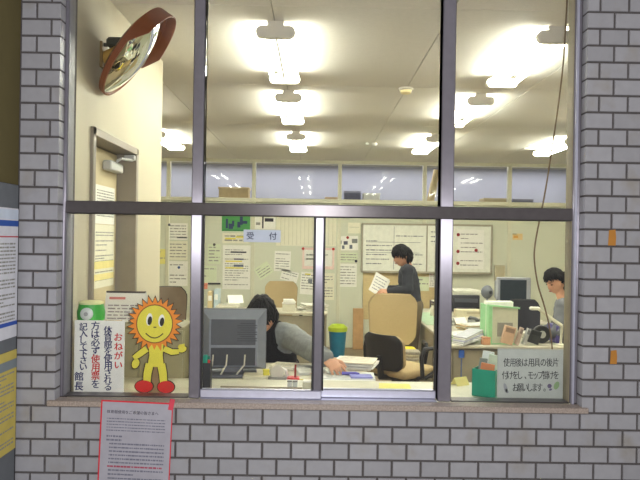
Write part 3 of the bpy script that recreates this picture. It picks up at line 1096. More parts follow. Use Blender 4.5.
for i, px in enumerate((289.5, 295)):
    p = at(px, 388, 3.09)
    r = thing('clip_case', 'clear clip case beside the red tape, %s' % ('nearer the monitor' if i == 0 else 'farther from the monitor'), 'case', (p.x, 3.10 - D, ZC), group='small clear clip cases')
    MB().box((0, 0, 0.017), (0.021, 0.03, 0.034), bevel=0.003).build('case', C(196, 196, 188, 0.25), r)
    MB().box((0, 0, 0.036), (0.023, 0.032, 0.006), bevel=0.001).build('lid', C(120, 116, 110, 0.4), r)
sheets('loose_papers', 'white paper lying flat by the sash rail of the pane', (at(342, 389, 3.03).x, 3.06 - D, ZC), 0.18, 0.10, 2, [(238, 236, 226)], 0.03)
r = sheets('yellow_notepad', 'yellow notepad on a black clipboard near the mullion', (at(395, 386, 3.06).x, 3.07 - D, ZC), 0.14, 0.12, 5, [(30, 30, 32), (228, 220, 120), (228, 218, 110), (230, 222, 120), (226, 218, 110)], -0.12, 'notepad', 0.005, 0.003, text=False)

# reception desk behind the counter
ZD = EYE - 0.70
YD0, YD1 = 3.31 - D, 3.86 - D
xa, xb = -0.62, 0.285
r = thing('reception_desk', 'beige desk where the woman works behind the counter', 'desk', ((xa + xb) / 2, 0, 0))
MB().box((0, (YD0 + YD1) / 2, ZD - 0.015), (xb - xa, YD1 - YD0, 0.03), bevel=0.004).build('desktop', C(200, 192, 168, 0.45), r)
for x in (-1, 1):
    MB().box((x * ((xb - xa) / 2 - 0.03), (YD0 + YD1) / 2, (ZD - 0.03) / 2), (0.03, YD1 - YD0 - 0.06, ZD - 0.03)).build('side_panel', M_deskp, r, 0)

# monitor seen from the back
p = at(234, 340, 3.48)
mw, mh = 0.335, 0.31
zc = at(265, 340, 3.48).z
x1 = at(266, 340, 3.48).x
r = thing('monitor', 'dark grey flat monitor seen from behind on the reception desk', 'monitor', (x1 - mw / 2, 3.50 - D, ZD), radians(4))
zc -= ZD
fx, fz = mw / 2, mh / 2
mb = MB()
mb.box((0, 0.02, zc), (mw, 0.025, mh), bevel=0.004)
mb.build('bezel', M_dgrey, r)
ix, iz0, iz1 = fx - 0.045, -fz + 0.02, fz - 0.05
vs = [(-fx + .003, 0.008, zc - fz + .003), (fx - .003, 0.008, zc - fz + .003), (fx - .003, 0.008, zc + fz - .003), (-fx + .003, 0.008, zc + fz - .003),
      (-ix, -0.035, zc + iz0), (ix, -0.035, zc + iz0), (ix, -0.035, zc + iz1), (-ix, -0.035, zc + iz1)]
MB().add(vs, [(0, 3, 2, 1), (4, 5, 6, 7)] + [(i, (i + 1) % 4, 4 + (i + 1) % 4, 4 + i) for i in range(4)]).build('back_shell', C(128, 132, 140, 0.45), r, 20)
MB().box((0, -0.037, zc + 0.04), (2 * ix - 0.02, 0.006, mh * .42), bevel=0.002).build('label_panel', C(74, 76, 82, 0.55), r)
mb = MB()
for i in range(9):
    mb.box((0.07, -0.041, zc + 0.085 - 0.011 * i), (0.10 if i % 3 else 0.07, 0.002, 0.004))
mb.build('vent_slots', C(52, 54, 60, 0.6), r, 0)
MB().box((0, -0.036, zc - 0.085), (2 * ix - 0.02, 0.008, 0.09), bevel=0.002).build('connector_bay', C(52, 54, 58, 0.6), r)
MB().box((0, 0.0, (zc - 0.1) / 2 + 0.01), (0.10, 0.03, zc - 0.09), bevel=0.006).build('stand_neck', M_dgrey, r)
MB().box((0, -0.01, 0.009), (0.24, 0.17, 0.018), bevel=0.006).build('stand_base', C(96, 98, 104, 0.45), r)
for (x, dx) in ((-0.10, -0.03), (-0.03, -0.05), (0.06, -0.07)):
    MB().tube([(x, -0.042, zc - 0.075), (x - 0.002, -0.075, zc - 0.12), (x + dx * .6, -0.085, zc - 0.17), (x + dx, -0.075, 0.006)], 0.0042, 7).build('cable', C(206, 200, 180, 0.5), r)

p = at(255, 374, 3.36)
r = thing('flat_modem', 'flat cream box beside the monitor foot', 'box', (p.x, 3.40 - D, ZD), 0.04)
MB().box((0, 0, 0.014), (0.125, 0.10, 0.02), bevel=0.004).build('case', C(206, 200, 170, 0.5), r)
MB().box((0, 0, 0.002), (0.11, 0.085, 0.004)).build('foot', C(60, 60, 60, 0.5), r, 0)
p = at(266, 368, 3.37)
r = sheets('sticky_notes', 'yellow block of sticky notes on the flat cream box', (p.x, 3.39 - D, ZD + 0.024), 0.03, 0.03, 4, [(226, 214, 80)], 0.2, 'notepad', 0.007, 0.001, text=False)
p = at(277, 374, 3.3)
r = thing('tape_dispenser', 'white round tape dispenser on the reception desk', 'dispenser', (p.x, 3.36 - D, ZD), 0.25)
MB().box((0, 0, 0.012), (0.09, 0.05, 0.024), bevel=0.006).build('base', C(150, 146, 138, 0.4), r)
MB().lathe([(0.022, -0.018), (0.034, -0.018), (0.036, 0.0), (0.034, 0.018), (0.022, 0.018)], Matrix.Translation((-0.005, 0, 0.046)) @ Matrix.Rotation(pi / 2, 4, 'X'), 22).build('tape_roll', C(208, 202, 186, 0.3), r)
MB().tube([(0.02, 0, 0.062), (0.04, 0, 0.052), (0.05, 0, 0.02)], 0.008).build('cutter_arm', C(224, 222, 214, 0.3), r)
p = at(293, 379, 3.3)
r = thing('red_tape', 'red reel of tape with upright red pen on the desk', 'tape', (p.x, 3.35 - D, ZD))
MB().lathe([(0.012, 0.0), (0.03, 0.0), (0.032, 0.012), (0.03, 0.024), (0.012, 0.024)], n=18).build('reel', C(206, 28, 34, 0.4), r)
MB().box((0.012, -0.03, 0.01), (0.02, 0.03, 0.014), bevel=0.003, rot=0.4).build('tape_end', C(206, 28, 34, 0.4), r)
MB().tube([(0.008, 0.0, 0.004), (0.01, 0.0, 0.085)], 0.005).build('pen', C(150, 40, 40, 0.4), r)
sheets('loose_papers', 'white form sheets on the desk under the grey sleeve', (at(310, 371, 3.6).x, 3.63 - D, ZD), 0.15, 0.21, 4, [(228, 226, 216), (206, 206, 200)], 0.2, t=0.003)
sheets('loose_papers', 'cream slips on the desk beside the monitor foot', (at(284, 368, 3.68).x, 3.70 - D, ZD), 0.13, 0.12, 5, [(222, 214, 190), (190, 186, 176)], -0.3, t=0.004)
p = at(309, 387, 3.1)
r = thing('index_box', 'small grey card box at the counter by the meeting stile', 'box', (p.x, 3.13 - D, ZC))
MB().box((0, 0, 0.014), (0.06, 0.05, 0.028), bevel=0.003).build('case', C(190, 186, 160, 0.5), r)
MB().box((0, 0, 0.031), (0.055, 0.045, 0.006), bevel=0.001).build('card', M_paper, r, 0)
a, b = at(299, 378, 3.36), at(311, 377, 3.36)
o = MB().tube([(a.x, 3.36 - D, ZD + 0.006), (b.x - 0.006, 3.37 - D, ZD + 0.006)], 0.005).tube([(b.x - 0.006, 3.37 - D, ZD + 0.006), (b.x + .004, 3.372 - D, ZD + 0.006)], [0.005, 0.001]).build('pencil', C(196, 176, 60, 0.5))
tag(o, 'yellow pencil lying beside the red tape reel', 'pencil')
sheets('open_folder', 'large white folder lying open under the hand', (at(348, 378, 3.40).x, 3.46 - D, ZD), 0.27, 0.18, 3, [(222, 224, 220), (236, 236, 230)], 0.02)
p = at(363, 374, 3.42)
r = sheets('lavender_folder', 'lavender card folder lying on the white folder', (p.x - .01, 3.43 - D, ZD + 0.013), 0.11, 0.085, 2, [(146, 146, 206), (136, 138, 204)], 0.06, 'folder', 0.003, 0.003, text=False)
p = at(345, 371, 3.45)
p.x += 0.02
o = MB().tube([(p.x - 0.035, 3.475 - D, ZD + 0.021), (p.x + 0.035, 3.47 - D, ZD + 0.021)], [0.008, 0.009], 10).tube([(p.x + .035, 3.47 - D, ZD + .021), (p.x + .055, 3.468 - D, ZD + .021)], [0.009, 0.004], 10).build('marker_pen', C(90, 84, 176, 0.4))
tag(o, 'violet marker pen lying under the reaching hand', 'pen')
sheets('paper_stack', 'stack of white papers and envelopes at the desk far edge', (at(355, 366, 3.75).x, 3.78 - D, ZD), 0.21, 0.20, 8, [(236, 232, 220), (216, 206, 186), (240, 238, 230)], -0.25, jit=0.02, t=0.005)


# ------------------------------------------------------------------ office chairs
def office_chair(label, x, d, rz, seat_z, back_w, back_z0, back_z1, m_front, m_shell, arms=True, seat_m=None, group='office chairs', name='office_chair'):
    r = thing(name, label, 'chair', (x, d - D, 0), rz, group)   # faces local -Y
    seat_m = seat_m or m_front
    for k in range(5):
        a = 2 * pi * k / 5 + 0.3
        lg = MB().tube([(0, 0, 0.11), (0.27 * cos(a), 0.27 * sin(a), 0.075)], [0.026, 0.016]).build('base_leg', M_black, r)
        MB().lathe([(0.02, -0.014), (0.028, -0.01), (0.028, 0.01), (0.02, 0.014)], Matrix.Translation((0.27 * cos(a), 0.27 * sin(a), 0.029)) @ Matrix.Rotation(a, 4, 'Z') @ Matrix.Rotation(pi / 2, 4, 'X'), 14).build('caster', M_black, lg)
        MB().tube([(0.27 * cos(a), 0.27 * sin(a), 0.05), (0.27 * cos(a), 0.27 * sin(a), 0.08)], 0.008).build('caster_stem', M_black, lg)
    MB().tube([(0, 0, 0.09), (0, 0, seat_z - 0.08)], 0.03, 12).build('gas_column', M_black, r)
    MB().box((0, 0, seat_z - 0.085), (0.40, 0.38, 0.03), bevel=0.01).build('seat_pan', M_black, r)
    MB().box((0, -0.01, seat_z - 0.035), (0.47, 0.46, 0.075), bevel=0.03, seg=3).build('seat', seat_m, r)
    # curved rounded backrest
    h = back_z1 - back_z0

    def shell(grow, y_off, thick):
        NX, NZ = 12, 12
        vs, fs = [], []
        for side in (0, 1):
            for j in range(NZ + 1):
                v = j / NZ
                z = back_z0 - grow + (h + 2 * grow) * v
                e = abs(2 * v - 1)
                half = (back_w / 2 + grow) * (1 - 0.10 * (1 - v)) * (1 - 0.30 * max(0, (e - 0.55) / 0.45) ** 2.2)
                for i in range(NX + 1):
                    u = 2 * i / NX - 1
                    yy = 0.225 + y_off - 0.055 * u * u + 0.05 * (v - .3) + (thick if side else 0)
                    if side == 0:
                        yy -= -0.012 * (u ** 4 + e ** 4)
                    vs.append((half * u, yy, z))
        B = (NX + 1) * (NZ + 1)
        for j in range(NZ):
            for i in range(NX):
                a = j * (NX + 1) + i
                fs.append((a, a + 1, a + NX + 2, a + NX + 1))
                fs.append((B + a, B + a + NX + 1, B + a + NX + 2, B + a + 1))
        loop = [i for i in range(NX + 1)] + [j * (NX + 1) + NX for j in range(1, NZ + 1)] + [NZ * (NX + 1) + i for i in range(NX - 1, -1, -1)] + [j * (NX + 1) for j in range(NZ - 1, 0, -1)]
        for q in range(len(loop)):
            a, b = loop[q], loop[(q + 1) % len(loop)]
            fs.append((a, a + B, b + B, b))
        return MB().add(vs, fs)
    shell(0.0, 0.0, 0.05).build('backrest', m_front, r, 50)
    if m_shell:
        shell(0.008, 0.038, 0.03).build('back_shell', m_shell, r, 50)
    MB().tube([(0, 0.10, seat_z - 0.09), (0, 0.27, seat_z - 0.07), (0, 0.30, (back_z0 + back_z1) / 2 - .03)], [0.03, 0.032, 0.022]).build('back_support', M_black, r)
    if arms:
        for s_ in (-1, 1):
            MB().tube([(s_ * 0.2, 0.05, seat_z - 0.085), (s_ * 0.285, 0.05, seat_z - 0.05), (s_ * 0.29, 0.07, seat_z + 0.12), (s_ * 0.285, 0.03, seat_z + 0.185), (s_ * 0.28, -0.17, seat_z + 0.19), (s_ * 0.285, -0.20, seat_z + 0.14), (s_ * .27, -0.12, seat_z - 0.03), (s_ * .22, -0.05, seat_z - .085)], 0.019).build('armrest', M_black, r)
    return r


x0 = at(383, 350, 5.95).x + 0.2
office_chair('low office chair with black shell back and tan cushion, its back to the window', x0, 6.12, radians(180 - 52), 0.53, 0.46, 0.53, 0.83, M_tan, M_black)
tc = office_chair('tan high-backed office chair facing the window behind the black-backed chair', at(394, 315, 6.85).x, 6.72, 0, 0.47, 0.50, 0.60, 1.10, M_tan, M_tan)
office_chair('tan high-backed office chair behind the back desk', at(281, 300, 9.4).x, 9.2, 0, 0.46, 0.45, 0.60, 1.06, M_tan, M_tan)
office_chair('dark brown office chair past the cream wall corner', at(171, 295, 7.3).x, 7.0, 0.2, 0.46, 0.46, 0.62, 1.12, C(112, 96, 80, 0.7), M_black, False)
office_chair('black mesh-backed office chair beside the seated man', at(529, 303, 7.3).x, 7.25, 0.0, 0.46, 0.36, 0.62, 1.02, C(34, 34, 42, 0.7), M_black, False)
# yellow cushion + folded blanket on the tan chair
tx, ty = tc.location.x, tc.location.y
r = thing('yellow_cushion', 'bright yellow cushion on the tan chair seat', 'cushion', (tx, ty + 0.06, 0.472))
MB().box((0, 0.0, 0.06), (0.46, 0.22, 0.12), bevel=0.045, seg=3).build('cover', C(226, 206, 40, 0.8), r)
MB().tube([(-0.2, -0.11, .06), (0.2, -0.11, .06)], 0.004).build('piping', C(206, 186, 30, 0.8), r)
r = thing('folded_blanket', 'grey patterned blanket folded on the tan chair before the yellow cushion', 'blanket', (tx + 0.06, ty - 0.14, 0.472))
for i in range(4):
    MB().box((0.01 * (i % 2), 0, 0.018 + 0.03 * i), (0.30, 0.15, 0.034), bevel=0.013, seg=2).build('fold', C(170 - 12 * (i % 2), 160 - 10 * (i % 2), 132, 0.9, scale=60, var=0.2), r)

# ------------------------------------------------------------------ desk island and back desk
ZI = EYE - 0.913


def desk(label, xa, xb, d0, d1, z, ped=True):
    r = thing('office_desk', label, 'desk', ((xa + xb) / 2, d0 - D, 0))
    w, l = xb - xa, d1 - d0
    MB().box((0, l / 2, z - 0.014), (w, l, 0.028), bevel=0.005).build('desktop', M_desk, r)
    MB().box((0, 0.05, (z - 0.03) * .55), (w - 0.06, 0.02, (z - 0.03) * .86)).build('modesty_panel', M_deskp, r, 0)
    for s_ in (-1, 1):
        MB().box((s_ * (w / 2 - 0.025), l / 2, (z - 0.03) / 2), (0.03, l - 0.08, z - 0.03)).build('side_panel', M_deskp, r, 0)
    return r


desk('beige desk nearest the window in the island, its front panel bare', 1.2, 2.28, 6.0, 6.9, ZI)
desk('beige desk at the far end of the island with the black printer', 1.2, 1.95, 6.92, 9.3, ZI)
desk('beige desk carrying the grey computer monitor', 1.97, 2.7, 7.75, 8.6, ZI)
desk('beige desk by the back partition behind the woman', -1.55, 0.16, 8.5, 9.1, ZI)
o = MB().box((1.36, 8.1 - D, ZI + 0.002), (0.26, 1.3, 0.004)).build('desk_mat', C(168, 196, 160, 0.5))
tag(o, 'pale green desk mat along the island edge', 'mat')


def di(px, py):
    """point on the island / back desk top under a pixel"""
    return atz(px, py, ZI)


def booklet(name, label, px, py, w, d, h, c, rz=0.0, cat='box', bev=0.004, group=None, child=None):
    p = di(px, py)
    r = thing(name, label, cat, (p.x, p.y, ZI), rz, group)
    MB().box((0, d / 2, h / 2), (w, d, h), bevel=bev).build('case', C(*c, 0.5), r)
    if child:
        nm, cs, sz, cc = child
        MB().box((cs[0], cs[1], cs[2]), sz, bevel=min(sz) * .2).build(nm, C(*cc, 0.5), r)
    return r


sheets('paper_pile', 'uneven pile of white and tan papers in the middle of the island', (di(474, 331).x, di(474, 331).y + .1, ZI), 0.24, 0.2, 6, [(236, 232, 214), (190, 170, 130), (220, 222, 214)], 0.3, t=0.011, jit=0.03)
sheets('booklets', 'dark and pale booklets stacked beside the peach case', (di(492, 336).x, di(492, 336).y + .06, ZI), 0.12, 0.16, 5, [(84, 92, 84), (206, 200, 186), (150, 90, 70), (226, 222, 210)], -0.2, t=0.012, jit=0.012)
sheets('letter_sheets', 'loose white letters at the island edge by the red bottle', (di(446, 325).x, di(446, 325).y + .1, ZI + .004), 0.2, 0.24, 4, [(238, 236, 226), (206, 210, 196)], -0.15, t=0.006, jit=0.03)
# bottles
for px, py, c, cc, h, lab in ((436.5, 318, (190, 36, 40), (230, 226, 216), 0.19, 'red bottle with white cap on the green desk mat'), (432.5, 316, (224, 220, 200), (120, 110, 90), 0.15, 'cream bottle beside the red one on the green mat')):
    p = di(px, py)
    r = thing('bottle', lab, 'bottle', (p.x, p.y, ZI + 0.004))
    MB().lathe([(0.03, 0), (0.033, 0.01), (0.033, h * .6), (0.016, h * .75), (0.015, h * .86)], n=16).build('bottle_body', C(*c, 0.3), r)
    MB().lathe([(0.019, h * .85), (0.019, h)], n=14).build('cap', C(*cc, 0.4), r)
booklet('tray', 'dark letter tray behind the bottles', 441, 311, 0.22, 0.25, 0.12, (70, 60, 72), cat='tray', child=('paper', (0, .1, .125), (0.2, 0.2, 0.01), (226, 220, 200)))
# printer
p = di(466, 312)
r = thing('printer', 'black printer with white papers on top at the island end', 'printer', (p.x, p.y, ZI))
MB().box((0, 0.2, 0.11), (0.36, 0.4, 0.22), bevel=0.012, seg=2).build('body', C(46, 46, 52, 0.45), r)
MB().box((0, -0.004, 0.15), (0.30, 0.01, 0.05), bevel=0.003).build('control_panel', C(80, 82, 90, 0.4), r)
MB().box((0, -0.03, 0.05), (0.26, 0.07, 0.012), bevel=0.003).build('output_tray', C(60, 60, 66, 0.45), r)
sheets('paper_pile', 'white paper pile drooping on the black printer', (p.x + 0.0, p.y + 0.2, ZI + 0.22), 0.38, 0.36, 8, [(238, 236, 222), (228, 226, 210)], 0.1, t=0.008, jit=0.02, text=False)
booklet('keyboard_box', 'long cream flat box before the printer', 475, 317, 0.46, 0.16, 0.085, (216, 208, 176), 0.0, child=('label_strip', (0, -.002, .05), (0.2, 0.004, 0.03), (190, 180, 150)))
p = di(459, 325)
r = thing('folded_paper', 'white folded paper standing like a tent on the island', 'paper', (p.x, p.y, ZI), 0.5)
for s_ in (-1, 1):
    MB().box((0, s_ * 0.035, 0.04), (0.16, 0.002, 0.105), rot=Matrix.Rotation(s_ * 0.68, 3, 'X')).build('panel', M_paper, r, 0)
p = di(483, 326)
r = thing('desk_telephone', 'grey desk telephone among the papers on the island', 'telephone', (p.x, p.y, ZI), 0.2)
MB().box((0, 0.1, 0.025), (0.19, 0.21, 0.05), bevel=0.01).build('body', C(150, 152, 146, 0.45), r)
MB().tube([(-0.065, 0.0, 0.055), (-0.07, 0.03, 0.075), (-0.07, 0.17, 0.075), (-0.065, 0.2, 0.055)], [0.024, 0.018, 0.018, 0.024]).build('handset', C(96, 98, 100, 0.45), r)
for i in range(3):
    for j in range(4):
        MB().box((0.01 + 0.03 * i, 0.06 + 0.03 * j, 0.053), (0.018, 0.016, 0.008)).build('key', C(60, 62, 66), r, 0)
booklet('correction_box', 'small dark green box beside the telephone', 489, 327, 0.07, 0.06, 0.06, (86, 120, 92), .3, child=('lid', (0, .03, .062), (0.072, 0.062, 0.01), (206, 206, 196)))
booklet('pink_case', 'small peach case by the file box', 487, 345, 0.07, 0.06, 0.06, (206, 150, 112), .2, child=('lid', (0, .03, .062), (0.072, 0.062, 0.012), (190, 130, 96)))
sheets('green_folder', 'pale green folder under white sheets at the desk edge', (di(464, 342).x, di(464, 342).y + 0.14, ZI), 0.25, 0.24, 6, [(150, 190, 140), (226, 236, 214), (238, 240, 232)], 0.0, 'folder', 0.011, 0.01)
p = di(469, 345)
r = thing('magazine_fan', 'fan of grey magazines sliding over the desk edge', 'magazines', (p.x, p.y + 0.06, ZI), 0.5)
for i in range(5):
    MB().box((0.012 * i, 0.012 * i, 0.03 + 0.014 * i), (0.25, 0.15, 0.011), rot=Matrix.Rotation(0.05 * i, 3, 'Z') @ Matrix.Rotation(-0.22, 3, 'Y')).build('magazine', C(196 - 16 * (i % 3), 194 - 14 * (i % 3), 186 - 10 * (i % 2), 0.5), r, 0)
# green file box
p = di(511, 349)
zt = at(511, 306, 6.08).z - ZI
r = thing('file_box', 'tall pale green file box with white papers sticking out', 'file box', (p.x, 6.12 - D, ZI), 0.05)
wF = 31 * 6.1 / F
MB().box((-wF / 2 + 0.018, 0.1, zt / 2), (0.036, 0.26, zt), bevel=0.003).build('spine', C(150, 206, 150, 0.5), r)
MB().box((0, 0.22, zt / 2), (wF, 0.012, zt), bevel=0.003).build('back_panel', C(190, 210, 184, 0.5), r)
MB().box((0.016, 0.0, zt * .49), (wF - 0.036, 0.01, zt * .95)).build('front_panel', C(206, 206, 180, 0.4), r, 0)
MB().box((0, 0.1, 0.005), (wF, 0.25, 0.01)).build('base', C(150, 200, 150, 0.5), r, 0)
MB().box((0.0, -0.01, zt - 0.01), (wF + 0.02, 0.03, 0.014), rot=Matrix.Rotation(0.08, 3, 'Y')).build('rim', C(160, 214, 158, 0.5), r, 0)
MB().box((0.02, -0.007, zt * .38), (wF * .5, 0.006, zt * .36)).build('label_card', C(150, 146, 132, 0.5), r, 0)
for i in range(3):
    MB().box((-0.015 + 0.006 * i, 0.05 + 0.05 * i, zt * .5 + 0.03), (wF - 0.03, 0.02, zt), bevel=0.002).build('paper_wad', M_paper, r)
for i, (px, py, w, h, d_, c, tilt, lab) in enumerate((
        (509, 348, 0.10, 0.16, 6.02, (206, 172, 142), 0.25, 'pinkish card case leaning against the file box'),
        (520, 348, 0.03, 0.16, 6.03, (190, 168, 150), 0.3, 'thin pale book leaning beside the pinkish case'),
        (527, 349, 0.03, 0.15, 6.05, (170, 172, 168), 0.35, 'thin grey book leaning between pale and black books'),
        (535, 350, 0.10, 0.12, 6.08, (52, 54, 52), 0.3, 'black ring binder slumped on the desk edge'))):
    p = at(px, py, d_)
    r = thing('leaning_book', lab, 'book', (p.x, d_ - D + .03, ZI + 0.0), 0.0, 'books leaning by the file box')
    rt = Matrix.Rotation(tilt, 3, 'Y')
    MB().box((0, 0, h / 2 + w * .13), (w, 0.05, h), rot=rt, bevel=0.003).build('cover', C(*c, 0.5), r)
    MB().box(rt @ Vector((0, -0.001, h * .28)) + Vector((0, 0, h / 2 + w * .13)), (w * .8, 0.052, h * .25), rot=rt).build('cover_print', C(*[int(v * .72) for v in c], 0.5), r, 0)
p = at(542, 334, 6.2)
r = thing('tape_roll', 'black roll with silver hub standing on the desk island', 'roll', (p.x, 6.22 - D, ZI))
MB().lathe([(0.03, -0.025), (0.075, -0.025), (0.082, -0.018), (0.082, 0.018), (0.075, 0.025), (0.03, 0.025)], Matrix.Translation((0, 0, 0.082)) @ Matrix.Rotation(pi / 2, 4, 'X') , 26).build('reel', C(34, 36, 36, 0.35), r)
MB().lathe([(0.012, -0.03), (0.034, -0.03), (0.034, 0.03), (0.012, 0.03)], Matrix.Translation((0, 0, 0.082)) @ Matrix.Rotation(pi / 2, 4, 'X'), 18).build('hub', C(190, 188, 176, 0.3), r)
p = at(559, 346, 6.2)
r = thing('purple_binder', 'upright dark violet binder at the desk edge by the man', 'binder', (p.x, 6.2 - D, ZI), 0.0)
hb = at(559, 326, 6.2).z - ZI
MB().box((0, 0.12, hb / 2), (0.055, 0.25, hb), bevel=0.003).build('cover', C(76, 66, 126, 0.45), r)
MB().box((0, -0.008, hb * .65), (0.035, 0.004, hb * .3)).build('spine_label', C(150, 150, 170, 0.5), r, 0)
sheets('open_papers', 'crumpled white papers spread before the seated man', (at(535, 328, 6.5).x, 6.55 - D, ZI), 0.26, 0.26, 5, [(226, 222, 206), (196, 190, 170)], 0.5, t=0.012, jit=0.04)
# white lamp arm leaning across
a, b = at(537, 308, 6.12), at(562, 326, 6.08)
r = thing('desk_lamp', 'white desk lamp with slanting arm near the seated man', 'lamp', (b.x - 0.01, 6.08 - D, ZI))
o_ = Vector(r.location)
MB().lathe([(0.055, 0), (0.055, 0.012), (0.015, 0.02)], n=18).build('base', C(206, 202, 180, 0.4), r)
MB().tube([(0, 0, 0.015), b - o_], 0.012).build('post', C(206, 202, 180, 0.4), r)
MB().tube([b - o_, a - o_], [0.016, 0.012]).build('arm', C(216, 212, 186, 0.4), r)
MB().box((a - o_) + Vector((-0.02, 0, -.005)), (0.09, 0.06, 0.03), bevel=0.01).build('shade', C(216, 214, 196, 0.4), r)
# CRT monitor at the far side
p = di(514, 311)
r = thing('crt_monitor', 'grey computer monitor with dark screen on the far island desk', 'monitor', (at(514, 300, 8.0).x, 8.0 - D, ZI))
zz = at(514, 291, 8.0).z - ZI
wM, hM = 0.40, 0.32
MB().box((0, 0.03, zz), (wM, 0.06, hM), bevel=0.01).build('bezel', C(150, 152, 158, 0.45), r)
MB().box((-0.01, -0.001, zz + 0.005), (wM - 0.09, 0.006, hM - 0.07)).build('screen', C(52, 60, 66, 0.15), r, 0)
MB().box((0, 0.18, zz), (wM * .8, 0.26, hM * .8), bevel=0.03).build('tube_housing', C(130, 132, 136, 0.45), r)
MB().box((0, 0.12, (zz - hM / 2) / 2), (0.22, 0.22, zz - hM / 2), bevel=0.006).build('stand', C(120, 122, 126, 0.45), r)
# grey fan beside it
p = at(487, 311, 8.45)
r = thing('desk_fan', 'small grey desk fan beside the computer monitor', 'fan', (p.x, 8.45 - D, ZI))
zf = at(487, 292, 8.45).z - ZI
MB().lathe([(0.07, 0), (0.07, 0.015), (0.015, 0.03)], n=18).build('base', C(120, 124, 130, 0.45), r)
MB().tube([(0, 0, 0.02), (0, 0, zf - 0.02)], 0.012).build('post', C(140, 144, 150, 0.45), r)
MB().lathe([(0.02, -0.05), (0.075, -0.03), (0.085, 0.0), (0.075, 0.02), (0.03, 0.06)], Matrix.Translation((0, 0, zf)) @ Matrix.Rotation(0.4, 4, 'Z') @ Matrix.Rotation(pi / 2, 4, 'X'), 20).build('guard', C(110, 114, 122, 0.45), r)
MB().lathe([(0.01, 0), (0.025, 0.0), (0.02, 0.02)], Matrix.Translation((0.02, -.04, zf)) @ Matrix.Rotation(0.4, 4, 'Z') @ Matrix.Rotation(pi / 2, 4, 'X'), 12).build('hub', C(60, 62, 66, 0.45), r)
# blue handled rod on the desk front, yellow tent card on floor level shelf
p = at(462, 352, 6.0)
r = thing('blue_swatter', 'blue-headed thin rod hanging on the island front panel', 'rod', (p.x, 6.0 - D - 0.006, 0.0))
MB().box((0, 0.026, p.z - 0.02), (0.05, 0.012, 0.07), bevel=0.005).build('head', C(44, 92, 176, 0.5), r)
MB().tube([(0, 0.026, p.z - 0.04), (0, 0.026, p.z - 0.32)], 0.006).build('rod', C(90, 110, 150, 0.4), r)
p = at(461, 383, 3.22)
r = thing('tent_card', 'cream tent card standing on the counter by the mullion', 'card', (p.x, 3.24 - D, ZC), 0.5)
for s_ in (-1, 1):
    MB().box((0, s_ * 0.012, 0.018), (0.075, 0.0015, 0.045), rot=Matrix.Rotation(s_ * 0.6, 3, 'X')).build('panel', C(232, 222, 140), r, 0)

# things on the back desk
for px, py, w, h, d_, c, lab in ((289, 313, 0.17, 0.13, 0.25, (206, 202, 180), 'cream document tray piled with papers on the back desk'), ):
    r = booklet('document_tray', lab, px, py - 1.5, w, d_, h * .7, c, .05, 'tray')
    for i in range(3):
        MB().box((0, .12, h * .7 + 0.012 + .016 * i), (w * (0.95 - .1 * i), .22, .014), rot=0.1 * i - .1).build('sheet', M_paper, r, 0)
sheets('paper_pile', 'spread pile of white papers at the end of the back desk', (di(312, 312).x, di(312, 311).y + .1, ZI), 0.30, 0.2, 7, [(240, 238, 226), (222, 218, 200)], 0.2, t=0.013, jit=0.05)
sheets('paper_pile', 'white papers behind the monitor on the back desk', (di(226, 311).x, di(226, 311).y + .15, ZI), 0.27, 0.2, 6, [(232, 230, 214), (206, 200, 180)], 0.1, t=0.012, jit=0.02)
p = di(232, 309)
r = thing('open_magazine', 'white magazine propped up on the back desk papers', 'magazine', (p.x + .02, p.y + .12, ZI + 0.072), 0.3)
for s_ in (-1, 1):
    MB().box((0, s_ * 0.05, 0.05), (0.2, 0.003, 0.14), rot=Matrix.Rotation(s_ * 0.8, 3, 'X')).build('page', M_paper, r, 0)
for i, (px, y1_, c, lab) in enumerate(((211, 291, (206, 186, 140), 'beige binder standing on the back desk'), (217, 289, (190, 206, 210), 'pale blue binder standing on the back desk'))):
    p = at(px, 308, 9.0)
    r = thing('binder', lab, 'binder', (p.x, 9.0 - D - .1, ZI), 0, 'binders on the back desk')
    h_ = at(px, y1_, 9.0).z - ZI
    MB().box((0, .1, h_ / 2), (0.065, 0.2, h_), bevel=0.004).build('cover', C(*c, 0.5), r)
    MB().box((0, -.002, h_ * .6), (0.045, 0.004, h_ * .3)).build('spine_label', M_paper, r, 0)

# dustbin and plank by the partition
p = at(337.5, 355, 9.6)
r = thing('dustbin', 'blue dustbin with lime green liner by the partition', 'bin', (p.x, 9.67 - D, 0))
MB().lathe([(0.095, 0), (0.10, 0.01), (0.128, 0.40), (0.133, 0.41), (0.122, 0.41), (0.09, 0.03)], n=24).build('bucket', C(30, 132, 168, 0.4), r)
MB().lathe([(0.137, 0.36), (0.139, 0.415), (0.12, 0.43), (0.09, 0.455), (0.06, 0.445), (0.1, 0.40)], n=14).build('liner', C(186, 210, 50, 0.5), r)
a = at(358, 352, 10.25)
o = MB().box((a.x, YB - 0.07, 0.31), (0.16, 0.025, 0.62), rot=Matrix.Rotation(-0.12, 3, 'X'), bevel=0.004).build('wooden_plank', C(186, 146, 96, 0.6, var=0.12, scale=10))
tag(o, 'tan wooden plank leaning on the partition beside the dustbin', 'plank')

# ------------------------------------------------------------------ sheets pinned on the partition
YW = YB


